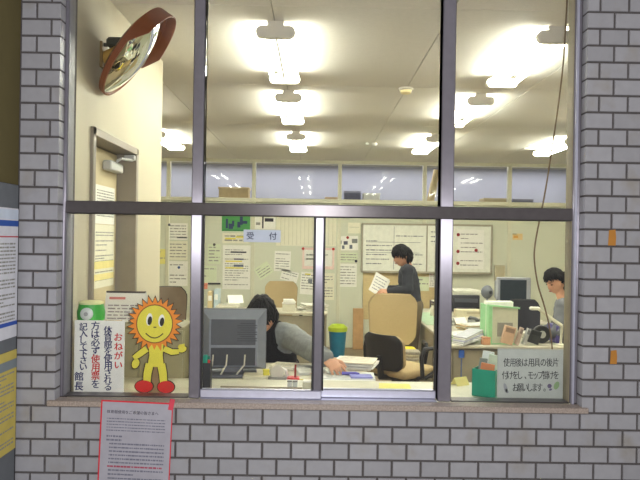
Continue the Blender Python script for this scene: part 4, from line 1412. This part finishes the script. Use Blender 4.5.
def sheet(name, label, x0, y0_, x1, y1_, m=None, rows_=0, tilt=0.0, extra=(), seed=1, cat='notice', ink=None, pin=None, y=YW):
    a, b = at(x0, y0_, y + D), at(x1, y1_, y + D)
    w, hh = b.x - a.x, a.z - b.z
    r = thing(name, label, cat, ((a.x + b.x) / 2, y - 0.0015, (a.z + b.z) / 2))
    r.rotation_euler = (0, tilt, 0)
    MB().box((0, 0, 0), (w, 0.003, hh)).build('paper', m or M_paper, r, 0)
    if rows_:
        print_lines(MB(), -w * .42, w * .42, hh * .42, -hh * .42, rows_, -0.0022, seed, 0.7, 0.34).build('printed_text', ink or M_ink, r, 0)
    for (u0, v0, u1, v1, mm) in extra:
        MB().box((w * ((u0 + u1) / 2 - .5), -0.0022, hh * (.5 - (v0 + v1) / 2)), (w * (u1 - u0), 0.0012, hh * (v1 - v0))).build('printed_patch', mm, r, 0)
    if pin:
        for (u, v) in pin[1]:
            MB().ellipsoid((w * (u - .5), -0.008, hh * (.5 - v)), (0.022, 0.012, 0.022), n=10, m=6).build('magnet', pin[0], r)
    return r


HY = C(232, 218, 90, 0.8)
GRN = C(70, 150, 76, 0.7)
BLU = C(40, 60, 96, 0.7)
sheet('green_poster', 'green poster with dark blue figures near the top of the partition', 222, 212, 250, 231.5, GRN, 0, extra=((.14, .35, .22, .85, BLU), (.24, .6, .40, .88, BLU), (.36, .45, .44, .75, BLU), (.55, .5, .66, .8, BLU), (.64, .2, .74, .66, BLU), (.72, .45, .9, .6, BLU), (.05, .92, .95, .97, C(40, 110, 60)), (.1, .1, .9, .22, C(150, 200, 140))))
sheet('printed_notice', 'white notice with one bold black stroke beside the green poster', 254, 212, 275.5, 229.5, M_paper, 0, extra=((.38, .1, .45, .95, M_inkd), (.5, .35, .9, .55, M_inkd), (.1, .6, .3, .75, M_ink)))
big = [(u / 15 + .005, .03, u / 15 + .012, .97, C(206, 202, 176)) for u in range(1, 15)]
sheet('ruled_chart', 'wide pale chart ruled in vertical columns on the partition', 276.5, 212, 336, 246.5, M_paper2, 0, extra=big)
sheet('marked_strip', 'pale strip with yellow highlighter under the green poster', 222.5, 233, 249, 243.5, M_paper2, 2, extra=((.1, .45, .5, .62, HY), (.5, .3, .85, .45, HY)), seed=4)
sheet('schedule_sheet', 'tall white schedule with yellow marker bands on the partition', 223, 245, 250, 289.5, M_paper, 16, extra=((.28, .14, .85, .175, M_inkd), (.1, .35, .7, .38, HY), (.4, .30, .75, .33, M_inkn), (.1, .5, .75, .53, HY), (.4, .44, .75, .49, C(90, 96, 120))), seed=5)
sheet('printed_notice', 'small pinned greenish slip above the binders', 208, 244, 220.5, 264, M_paper3, 5, seed=6, pin=(C(90, 90, 80), ((.5, .02),)))
sheet('printed_notice', 'faint pale sheet under the pinned greenish slip', 202, 265.5, 216.5, 283, M_paper3, 4, seed=7)
sheet('printed_notice', 'small tilted slip beside the tall yellow-marked schedule', 256, 264, 271.5, 277, M_paper3, 4, -0.6, seed=8)
sheet('printed_notice', 'white notice above the tan chair of the back desk', 274.5, 251, 290.5, 271.5, M_paper, 7, 0.03, seed=9)
sheet('printed_notice', 'curling tilted sheet just above the tan chair back', 281, 270.5, 298, 281.5, M_paper, 4, 0.25, seed=10)
sheet('bordered_notice', 'pink-bordered notice with red magnets under the ruled chart', 302.5, 247.5, 334, 269.5, C(236, 206, 196, 0.8), 0, extra=((.06, .1, .94, .86, M_paper), (.12, .3, .8, .36, M_ink), (.12, .5, .7, .56, M_ink)), pin=(C(200, 60, 50), ((.02, .05), (.97, .05))))
sheet('printed_notice', 'white notice with yellow dots behind the meeting stiles', 300.5, 272, 314, 294.5, M_paper, 7, 0.06, seed=12, extra=((.3, .06, .7, .12, HY), (.55, .3, .85, .5, C(120, 124, 130))))
sheet('printed_notice', 'plain white sheet next to the yellow-dotted notice', 314.5, 273, 334, 300, M_paper2, 8, seed=13)
sheet('photo_sheet', 'sheet of small dark pictures on the partition beside the whiteboard', 337.5, 236, 358, 250.5, M_paper, 0, -0.03, extra=((.05, .3, .2, .55, C(120, 124, 116)), (.3, .35, .5, .6, C(90, 94, 110)), (.7, .2, .97, .5, C(124, 128, 122)), (.22, .65, .34, .9, C(110, 116, 126)), (.58, .62, .72, .9, C(104, 108, 120))), pin=(C(170, 30, 30), ((.5, .1),)))
sheet('printed_notice', 'pale slip directly beneath the sheet of pictures', 339, 252.5, 357.5, 262, M_paper3, 3, seed=15, pin=(C(40, 40, 60), ((.92, .9),)))
sheet('printed_notice', 'white notice low between the posts beside the whiteboard', 339, 263.5, 356.5, 287, M_paper, 7, seed=16)
sheet('printed_notice', 'white sheet high beside the whiteboard corner', 348, 222.5, 360.5, 233.5, M_paper2, 0, seed=17, extra=((.1, .4, .9, .46, C(206, 204, 180)),))
sheet('printed_notice', 'white printed sheet hanging under the whiteboard near the mullion', 429, 272.5, 440.5, 287.5, M_paper, 6, seed=18, y=YW - 0.028)
sheet('printed_notice', 'greenish sheet under the whiteboard behind the standing man', 416, 276.5, 429, 291, M_paper3, 3, seed=19, y=YW - 0.028)
sheet('orange_note', 'small orange note stuck high on the partition', 512.5, 233.5, 522.5, 240, C(226, 196, 140, 0.8), 0, extra=((.1, .3, .55, .7, C(220, 160, 70)), (0, 0, .4, .15, C(150, 140, 110))))
sheet('printed_notice', 'upper white notice beside the steel mullion past the cream wall', 168.5, 223, 187.5, 240, M_paper, 5, seed=21, pin=(C(80, 84, 96), ((.05, .1),)), extra=((.45, .82, .98, .9, C(70, 70, 74)),))
sheet('printed_notice', 'middle white notice past the cream wall, dark line above it', 168.5, 241, 187.5, 260, M_paper2, 5, seed=22)
sheet('printed_notice', 'lowest white notice past the cream wall with a blue magnet', 168.5, 261, 187.5, 286, M_paper, 6, seed=23, pin=(C(60, 90, 140), ((.55, .25),)))
sheet('yellow_slip', 'narrow yellow slip next to the cream wall corner', 157, 249, 165.5, 264, C(232, 222, 130, 0.8), 4, seed=24)
sheet('pink_note', 'pink sticky note beside the black strip on the partition', 202.5, 283, 207.5, 289, C(240, 150, 120, 0.8), 0, extra=((.2, .4, .8, .5, C(220, 120, 90)),))
a, b = at(208, 283.5, 10.39), at(220.5, 283.5, 10.39)
o = MB().box(((a.x + b.x) / 2, YW - 0.012, a.z), (b.x - a.x, 0.024, 0.024), bevel=0.004).build('magnet_bar', C(54, 52, 54))
tag(o, 'black magnetic strip on the partition above the binders', 'strip')

# whiteboard
yw = YB - 0.032
a, b = at(362.5, 222.5, yw + D), at(491, 274.5, yw + D)
r = thing('whiteboard', 'wide white planning board with handwriting behind the standing man', 'whiteboard', ((a.x + b.x) / 2, YB - 0.03, (a.z + b.z) / 2))
w, hh = b.x - a.x, a.z - b.z - 0.035
MB().box((0, 0, 0), (w, 0.024, hh), bevel=0.002).build('writing_surface', C(236, 236, 222, 0.25), r)
fm = C(168, 162, 140, 0.4)
for (x, z, sx_, sz_) in ((0, hh / 2, w + .02, 0.03), (0, -hh / 2, w + .02, 0.03), (-w / 2, 0, 0.03, hh), (w / 2, 0, 0.03, hh), (w * 0.0, 0, 0.022, hh)):
    MB().box((x, -0.006, z), (sx_, 0.034, sz_), bevel=0.004).build('board_frame', fm, r)
MB().box((0, -0.035, -hh / 2 - 0.012), (w * .96, 0.06, 0.012), bevel=0.003).build('pen_tray', fm, r)
mb = print_lines(MB(), -w * .47, -w * .27, hh * .38, -hh * .38, 8, -0.0128, 31, .4, 0.22, 0.03)
print_lines(mb, -w * .24, -w * .03, hh * .40, -hh * .38, 8, -0.0128, 32, .4, 0.22, 0.03)
print_lines(mb, w * .03, w * .16, hh * .40, hh * .0, 4, -0.0128, 33, .4, 0.22, 0.03)
mb.build('handwriting', C(120, 122, 126), r, 0)
mb = MB()
for z in (.12, -.1):
    mb.box((-w * .26, -0.0125, hh * z), (w * .42, 0.001, 0.006))
mb.box((-w * .255, -0.0125, 0), (0.006, 0.001, hh * .9))
mb.build('ruled_lines', C(104, 106, 112), r, 0)
for (u, v, uw, vh) in ((.34, .0, .2, .82),):
    MB().box((w * u, -0.0135, hh * (-v)), (w * uw, 0.002, hh * vh)).build('posted_sheet', M_paper, r, 0)
for (u, v) in ((.24, -.30), (.24, .05), (.38, .02), (.24, .3)):
    MB().ellipsoid((w * u, -0.02, hh * -v), (0.026, 0.012, 0.026), n=10, m=6).build('magnet', C(150, 40, 44), r)
mb = print_lines(MB(), w * .26, w * .43, hh * .36, -hh * .38, 8, -0.0150, 35, .5, 0.22, 0.03)
mb.build('posted_print', C(150, 146, 140), r, 0)
# pale brown board below the whiteboard
a, b = at(363, 276, 10.38), at(447, 276, 10.38)
o = MB().box(((a.x + b.x) / 2, YB - 0.0215, (a.z + 0.3) / 2 + .15), (b.x - a.x, 0.012, a.z - 0.3 - .0), bevel=0.003).build('pin_board', C(208, 186, 136, 0.8, var=0.06, scale=40))
tag(o, 'plain tan pinboard under the whiteboard', 'board')
a = at(499.5, 273, 10.38)
r = thing('switch_box', 'small grey-beige switch box on the partition right of the whiteboard', 'box', (a.x, YB, a.z))
MB().box((0, -0.02, 0), (0.16, 0.04, 0.24), bevel=0.006).build('case', C(190, 180, 150, 0.5), r)
MB().box((0, -0.042, 0), (0.13, 0.006, 0.2), bevel=0.002).build('cover', C(182, 172, 140, 0.5), r)

# hanging cord inside the window
pts = [(568, -18), (566, 20), (563.5, 60), (559, 100), (552.5, 145), (545.5, 190), (539.5, 220), (535, 245), (534.5, 262), (538, 285), (544, 305), (550, 330), (553, 360), (554, 390)]
cp = [at(x, y, 3.02) for x, y in pts]
cp[-1].z = ZC + 0.004
sm = []
for i in range(len(cp) - 1):
    p0, p1, p2, p3 = cp[max(i - 1, 0)], cp[i], cp[i + 1], cp[min(i + 2, len(cp) - 1)]
    for q in range(5):
        t = q / 5
        sm.append(0.5 * ((2 * p1) + (p2 - p0) * t + (2 * p0 - 5 * p1 + 4 * p2 - p3) * t * t + (3 * p1 - p0 - 3 * p2 + p3) * t ** 3))
sm.append(cp[-1])
top = Vector((sm[0].x, sm[0].y, CEIL))
o = MB().tube([top] + sm, 0.0036, 7).build('hanging_cable', C(112, 90, 62, 0.6))
tag(o, 'thin brown cord hanging from the ceiling down to the counter', 'cord')


PRINT = ('printed_text', 'title_text', 'red_text', 'posted_print', 'handwriting', 'ruled_lines', 'vent_slots', 'lettering', 'navy_lettering', 'red_lettering', 'day_grid')
for o in bpy.data.objects:
    if o.name.split('.')[0] in PRINT:
        o['kind'] = 'stuff'

# ------------------------------------------------------------------ people
def remeshed(name, mb, m, parent, voxel=0.007, smooth=4, factor=0.5):
    me = mb.mesh(name + '_raw', 0)
    t = bpy.data.objects.new(name + '_raw', me)
    COL.objects.link(t)
    rm = t.modifiers.new('r', 'REMESH')
    rm.mode = 'VOXEL'
    rm.voxel_size = voxel
    if smooth:
        sm_ = t.modifiers.new('s', 'SMOOTH')
        sm_.iterations = smooth
        sm_.factor = factor
    bpy.context.view_layer.update()
    me2 = bpy.data.meshes.new_from_object(t.evaluated_get(bpy.context.evaluated_depsgraph_get()))
    bpy.data.objects.remove(t)
    bpy.data.meshes.remove(me)
    me2.name = name
    me2.materials.clear()
    me2.shade_smooth()
    return obj(name, me2, m, parent)


def head_shape(mb, c, R, k=1.0):
    """head in local axes x right, y forward, z up"""
    vs, fs = [], []
    n, m = 36, 28
    for i in range(m + 1):
        th = pi * i / m
        for j in range(n):
            a = 2 * pi * j / n
            q = max(sin(th), 1e-3)
            u = Vector((q * cos(a), q * sin(a), cos(th)))
            p = Vector((u.x * 0.074, u.y * 0.094, u.z * 0.115))
            if u.z < 0:
                t = -u.z
                p.x *= 1 - 0.32 * t * t
                p.y *= 1 - 0.20 * t * (1 if u.y < 0 else -0.15)
            if u.y > 0:
                def g(x, z, s):
                    return math.exp(-((u.x - x) ** 2 + (u.z - z) ** 2) / (2 * s * s))
                p.y += 0.020 * g(0, -0.20, 0.10) + 0.010 * g(0, 0.02, 0.09) - 0.009 * (g(0.36, 0.06, 0.14) + g(-0.36, 0.06, 0.14)) \
                    + 0.006 * g(0, -0.46, 0.12) - 0.004 * g(0, -0.60, 0.10) + 0.011 * g(0, -0.80, 0.16) + 0.004 * (g(.3, .25, .12) + g(-.3, .25, .12))
            vs.append(c + R @ (p * k))
    for i in range(m):
        for j in range(n):
            a, b = i * n + j, i * n + (j + 1) % n
            fs.append((a, a + n, b + n, b))
    fs.append(tuple(range(n)))
    fs.append(tuple(reversed(range(m * n, (m + 1) * n))))
    mb.add(vs, fs)
    for s_ in (-1, 1):
        mb.ellipsoid(c + R @ (Vector((s_ * 0.076, -0.008, -0.008)) * k), (0.011 * k, 0.02 * k, 0.033 * k), R, 10, 7)


def head_axes(fwd, up=Vector((0, 0, 1))):
    f = Vector(fwd).normalized()
    r_ = f.cross(Vector(up)).normalized()
    u = r_.cross(f)
    return Matrix((r_, f, u)).transposed()


def head_parts(root, c, R, hair_len, k=1.0, seed=1, fringe=0.35, side=-0.1):
    for s_ in (-1, 1):
        e = MB()
        e.ellipsoid(c + R @ (Vector((s_ * 0.030, 0.080, 0.008)) * k), (0.013 * k, 0.008 * k, 0.006 * k), R, 10, 6)
        e.build('eye', M_eye, root)
        b_ = [c + R @ (Vector((s_ * (0.012 + 0.012 * q), 0.094 - 0.006 * q, 0.030 + 0.003 * (1 if q == 1 else 0))) * k) for q in range(4)]
        MB().tube(b_, [0.003, 0.0042, 0.004, 0.002], 6).build('eyebrow', M_hair, root)
    MB().ellipsoid(c + R @ (Vector((0, 0.098, -0.053)) * k), (0.021 * k, 0.007 * k, 0.006 * k), R, 10, 6).build('mouth', M_lip, root)
    # hair: lumpy closed cap that leaves the face free, with loose locks over it
    hb = MB()
    rr = random.Random(seed)
    n, m = 44, 34
    vs, fs = [], []

    def hline(u):
        if u.y > 0.45:
            return fringe
        if u.y > -0.15:
            t = (0.45 - u.y) / 0.6
            return fringe + (side - fringe) * min(1.0, t * 1.5)
        return -hair_len

    for i in range(m + 1):
        th = pi * i / m
        for j in range(n):
            a = 2 * pi * j / n
            q = max(sin(th), 1e-3)
            u = Vector((q * cos(a), q * sin(a), cos(th)))
            lump = 0.5 * noise.noise(u * 4.0 + Vector((seed * 3.1, 0, 0))) + 0.7 * noise.noise(Vector((u.x * 11, u.y * 11, u.z * 4 + seed)))
            grow = 1.17 + 0.12 * lump
            inside = u.z + 0.16 * noise.noise(Vector((a * 6, seed, 0))) < hline(u)
            f = 0.62 if inside else grow
            p = Vector((u.x * 0.076, u.y * 0.094 - 0.004, u.z * 0.115 + 0.003)) * f
            if inside:
                p.y -= 0.02
            vs.append(c + R @ (p * k))
    for i in range(m):
        for j in range(n):
            a, b = i * n + j, i * n + (j + 1) % n
            fs.append((a, a + n, b + n, b))
    fs.append(tuple(range(n)))
    fs.append(tuple(reversed(range(m * n, (m + 1) * n))))
    hb.add(vs, fs)
    for q in range(110):
        a = 2 * pi * q / 110 + rr.uniform(-.1, .1)
        z1 = hline(Vector((cos(a), sin(a), 0))) + rr.uniform(-0.30, 0.12)
        z0 = min(0.95, z1 + rr.uniform(0.5, 0.9))
        pts = []
        for t in (0, .35, .7, 1.0):
            z = z0 + (z1 - z0) * t
            w_ = math.sqrt(max(0.02, 1 - z * z))
            aa = a + 0.25 * t * rr.uniform(-1, 1)
            g_ = 1.17 + 0.07 * rr.uniform(-1, 1)
            pts.append(c + R @ (Vector((w_ * cos(aa) * 0.077, w_ * sin(aa) * 0.095 - 0.004, z * 0.115 + .003)) * g_ * k))
        hb.tube(pts, [0.006, 0.012, 0.010, 0.002], 6)
    hb.build('hair', M_hair, root, 70)


def hand_shape(mb, w_, dirv, back, thumb, curl=0.5, k=1.0):
    """palm, four unequal bent fingers and a thumb; back = normal of the back of the hand, thumb = +1/-1 side"""
    dv = Vector(dirv).normalized()
    bk_ = (Vector(back) - dv * Vector(back).dot(dv)).normalized()
    lat = dv.cross(bk_)
    R = Matrix((lat, dv, bk_)).transposed()
    w_ = Vector(w_)
    mb.ellipsoid(w_ + dv * 0.048 * k, (0.040 * k, 0.054 * k, 0.016 * k), R, 12, 8)
    mb.capsule(w_ - dv * 0.02, w_ + dv * 0.03 * k, 0.024 * k, 0.02 * k)
    for i, L in enumerate((0.070, 0.079, 0.073, 0.058)):
        x = (i - 1.5) * 0.0225 * thumb * -1
        p = w_ + dv * (0.088 - 0.006 * abs(i - 1.3)) * k + lat * x * k
        d2 = dv.copy()
        ax = lat
        ang = 0.15
        for sgm, fr_ in enumerate((0.45, 0.32, 0.25)):
            ang += curl * (0.75 if sgm == 0 else 0.95) * (1 + 0.12 * (i - 1.5))
            d2 = (dv * cos(ang) - bk_ * sin(ang)) + lat * x * 3.0
            d2.normalize()
            q = p + d2 * L * fr_ * k
            mb.capsule(p, q, (0.0086 - 0.0008 * sgm) * k, (0.0080 - 0.0008 * sgm) * k, 8)
            p = q
    p = w_ + dv * 0.028 * k + lat * thumb * 0.030 * k
    d1 = (dv * 0.65 + lat * thumb * 0.75 - bk_ * 0.25).normalized()
    q = p + d1 * 0.040 * k
    mb.capsule(p, q, 0.0135 * k, 0.0105 * k, 8)
    d2 = (dv * 0.9 + lat * thumb * 0.2 - bk_ * 0.45).normalized()
    mb.capsule(q, q + d2 * 0.032 * k, 0.0102 * k, 0.008 * k, 8)


def limb(mb, pts, rs, n=12):
    for i in range(len(pts) - 1):
        mb.capsule(pts[i], pts[i + 1], rs[i], rs[i + 1], n)


def person(label, pelvis, chest, neck, head, fwd, face, sh, arms, legs, top_mat, leg_mat, top_name, vest=None, hair_len=0.2, fringe=0.3, seed=1, bulk=0.0, side=-0.1):
    """sh: two shoulder points; arms: two (elbow, wrist, hand dir, back normal, thumb, curl); legs: two (hip, knee, ankle, toe)"""
    body = MB()
    pelvis, chest, neck, head = map(Vector, (pelvis, chest, neck, head))
    R = head_axes(face)
    head_shape(body, head, R)
    base = Vector((pelvis.x, pelvis.y, 0))
    body.capsule(neck - (head - neck) * .3, head + R @ Vector((0, -0.02, -0.06)), 0.056, 0.052, 14)
    lat = (Vector(sh[1]) - Vector(sh[0])).normalized()
    mid = pelvis.lerp(chest, .5)
    tr = [(pelvis, 0.10, 0.155), (mid, 0.095, 0.135), (chest, 0.105, 0.155), (chest.lerp(neck, .62), 0.085, 0.145)]

    def torso(mb, g):
        ax_ = (neck - pelvis).normalized()
        f_ = ax_.cross(lat).normalized()
        Rt = Matrix((lat, f_, ax_)).transposed()
        n_ = 7
        seq = []
        for a_, b_ in zip(tr[:-1], tr[1:]):
            for q in range(n_):
                t = q / n_
                seq.append((a_[0].lerp(b_[0], t), a_[1] + (b_[1] - a_[1]) * t, a_[2] + (b_[2] - a_[2]) * t))
        seq.append(tr[-1])
        for p, ry, rx in seq[::2]:
            mb.ellipsoid(p, (rx + g, ry + g, 0.09 + g), Rt, 20, 10)
        for s_ in sh:
            mb.capsule(chest.lerp(neck, .75), s_, 0.062 + g, 0.056 + g, 14)
    torso(body, 0)
    for s_, (el, wr, hd, bk_, th_, cu) in zip(sh, arms):
        limb(body, [Vector(s_), Vector(el), Vector(wr)], [0.048, 0.038, 0.026])
        hand_shape(body, wr, hd, bk_, th_, cu)
    for (hp, kn, an, to) in legs:
        limb(body, [Vector(hp), Vector(kn), Vector(an)], [0.082, 0.056, 0.038])
        body.capsule(an, to, 0.042, 0.03)
    root = thing('person', label, 'person', base)
    bo = remeshed('body', body, M_skin, root, 0.0044, 2)
    top = MB()
    torso(top, 0.012 + bulk)
    for s_, (el, wr, hd, bk_, th_, cu) in zip(sh, arms):
        w2 = Vector(el).lerp(Vector(wr), 0.95)
        limb(top, [Vector(s_), Vector(el), w2], [0.062 + bulk, 0.054 + bulk, 0.038 + bulk * .7])
    to_ = remeshed(top_name, top, top_mat, root, 0.009, 4)
    for v in to_.data.vertices:
        v.co += v.normal * (0.007 * noise.noise(v.co * 9.0) + 0.004 * noise.noise(v.co * 26.0))
    pants = MB()
    for (hp, kn, an, tt) in legs:
        limb(pants, [Vector(hp), Vector(kn), Vector(kn).lerp(Vector(an), .93)], [0.10, 0.075, 0.06])
    pants.ellipsoid(pelvis, (0.17, 0.125, 0.11), head_axes(Vector(fwd)), 18, 10)
    remeshed('trousers', pants, leg_mat, root, 0.011, 4)
    for (hp, kn, an, tt) in legs:
        sh_ = MB().capsule(Vector(an) - (Vector(tt) - Vector(an)).normalized() * .03 - Vector((0, 0, .02)), Vector(tt), 0.045, 0.036, 12)
        sh_.build('shoe', C(40, 36, 34, 0.5), root)
    if vest:
        vm = MB()
        ax_ = (neck - pelvis).normalized()
        torso(vm, 0.024 + bulk)
        vo = remeshed('vest', vm, vest, root, 0.010, 4)
        # open armholes: sink the shoulder ends under the sleeves
        for v in vo.data.vertices:
            for s_ in sh:
                dd = (v.co - Vector(s_)).length
                if dd < 0.11:
                    v.co = v.co.lerp(chest.lerp(neck, .5), 0.45 * (1 - dd / 0.11) ** .5)
    head_parts(root, head, R, hair_len, 1.0, seed, fringe, side)
    # children were built in world coordinates: move them into the root's frame
    for o_ in [x for x in bpy.data.objects if x.parent == root]:
        o_.data.transform(Matrix.Translation(-base))
    return root


# woman leaning over the desk
dn = 4.0
hd = at(262, 317, dn)
shR = at(290, 336, 4.0)
shL = at(236, 341, 4.06)
nk = (shR + shL) / 2 + Vector((0, 0.01, 0.055))
ch = Vector((nk.x + .02, 4.10 - D, nk.z - 0.20))
pv = Vector((nk.x, 4.42 - D, 0.60))
elb = at(310, 349, 3.78)
wri = at(326.5, 359, 3.56)
woman = person('person with black hair in black vest and grey sleeves leaning over the reception desk',
               pv, ch, nk, hd, (0, -1, 0), Vector((0.02, -0.82, -0.45)), (shL, shR),
               ((at(222, 372, 3.9), at(228, 378, 3.7), (0.2, -1, 0), (0, 0, 1), 1, 0.35),
                (elb, wri, Vector((0.55, -0.62, -0.36)), Vector((0.15, -0.55, 0.85)), -1, 0.5)),
               ((pv + Vector((-.09, 0, -.02)), (pv.x - .1, 4.10 - D, 0.56), (pv.x - .1, 4.12 - D, 0.09), (pv.x - .1, 4.00 - D, 0.04)),
                (pv + Vector((.09, 0, -.02)), (pv.x + .1, 4.10 - D, 0.56), (pv.x + .1, 4.12 - D, 0.09), (pv.x + .1, 4.00 - D, 0.04))),
               C(128, 131, 129, 0.9, scale=60, var=0.1, bump=0.2), C(46, 46, 54, 0.8), 'sweater', vest=C(15, 14, 16, 0.9, spec=0.2), hair_len=0.7, fringe=0.30, side=-0.45, seed=3, bulk=0.012)
office_chair('plain dark office chair under the leaning woman', pv.x, 4.46, 0, 0.47, 0.4, 0.62, 0.84, C(60, 60, 66, 0.8), M_black, False)

# standing man in profile
dm = 7.6
hd = at(402, 256, dm)
nk = at(407.5, 267, dm + .02)
ch = at(408.5, 281, dm + .02)
pv = Vector((at(411, 300, dm).x + .02, dm + .02 - D, 0.93))
sA = at(407, 270.5, dm - .17)
sB = at(408, 270.5, dm + .19)
sA.x, sB.x = sA.x, sB.x
eA = at(408, 290, dm - .24)
eB = at(406, 289, dm + .24)
wA = at(389, 291.5, dm - .12)
wB = at(388, 289, dm + .12)
person('person in dark grey jacket standing in profile holding papers before the whiteboard',
       pv, ch, nk, hd, (-1, 0, 0), Vector((-0.93, -0.25, -0.30)), (sB, sA),
       ((eB, wB, Vector((-1, -.1, .05)), Vector((0, 0.5, 0.8)), 1, 0.45), (eA, wA, Vector((-1, .1, .05)), Vector((0, -0.5, 0.8)), -1, 0.45)),
       (((pv.x, dm - .09 - D, .9), (pv.x - .02, dm - .10 - D, .5), (pv.x + .02, dm - .10 - D, .09), (pv.x - .12, dm - .10 - D, .04)),
        ((pv.x, dm + .11 - D, .9), (pv.x - .02, dm + .12 - D, .5), (pv.x + .02, dm + .12 - D, .09), (pv.x - .12, dm + .12 - D, .04))),
       C(44, 46, 52, 0.9), C(96, 84, 62, 0.85), 'jacket', hair_len=0.5, fringe=0.28, side=-0.2, seed=5, bulk=0.004)
a, b = at(368.5, 274, dm - .1), at(391, 296, dm - .1)
r = thing('held_papers', 'white printed papers in the hands of the standing person', 'papers', ((a.x + b.x) / 2, dm - .05 - D, (a.z + b.z) / 2))
r.rotation_euler = (-0.35, 0.5, 0.2)
for i in range(2):
    MB().box((0.006 * i, 0.006 * i, -0.004 * i), (0.18, 0.003, 0.235), rot=Matrix.Rotation(0.08 * i, 3, 'Y')).build('sheet', M_paper, r, 0)
print_lines(MB(), -.07, .07, .09, -.09, 5, -0.003, 41, .8, 0.3, .02).build('printed_text', C(150, 150, 156), r, 0)

# seated man by the desk island
ds = 6.5
hd = at(555.5, 281.5, ds)
nk = at(563, 300, ds)
sN = at(563, 306, ds - .19)
sF = at(562, 304, ds + .19)
ch = at(567, 322, ds + 0.0)
pv = Vector((at(571, 340, ds).x + .02, ds - D, 0.58))
person('person with black hair and grey shirt sitting bent at the desk island',
       pv, ch, nk, hd, (-1, 0, 0), Vector((-0.85, -0.38, -0.48)), (sF, sN),
       ((at(556, 328, ds + .24), at(540, 330, ds + .15), (-1, -.1, -.1), (0, 0.2, 1), 1, 0.5), (at(558, 332, ds - .26), at(549, 334, ds - .20), (-1, .3, -.1), (0, -.2, 1), -1, 0.5)),
       ((pv + Vector((0, -.09, -.02)), (pv.x - .12, ds - .12 - D, .50), (pv.x - .10, ds - .12 - D, .09), (pv.x - .22, ds - .12 - D, .04)),
        (pv + Vector((0, .09, -.02)), (pv.x - .12, ds + .12 - D, .50), (pv.x - .10, ds + .12 - D, .09), (pv.x - .22, ds + .12 - D, .04))),
       C(104, 106, 110, 0.85), C(50, 50, 56, 0.85), 'shirt', hair_len=0.5, fringe=0.52, side=-0.05, seed=9, bulk=0.004)
office_chair('dark office chair carrying the man in the grey shirt', pv.x + .05, ds, radians(-90), 0.45, 0.42, 0.6, 0.95, C(50, 50, 56, 0.8), M_black, False)
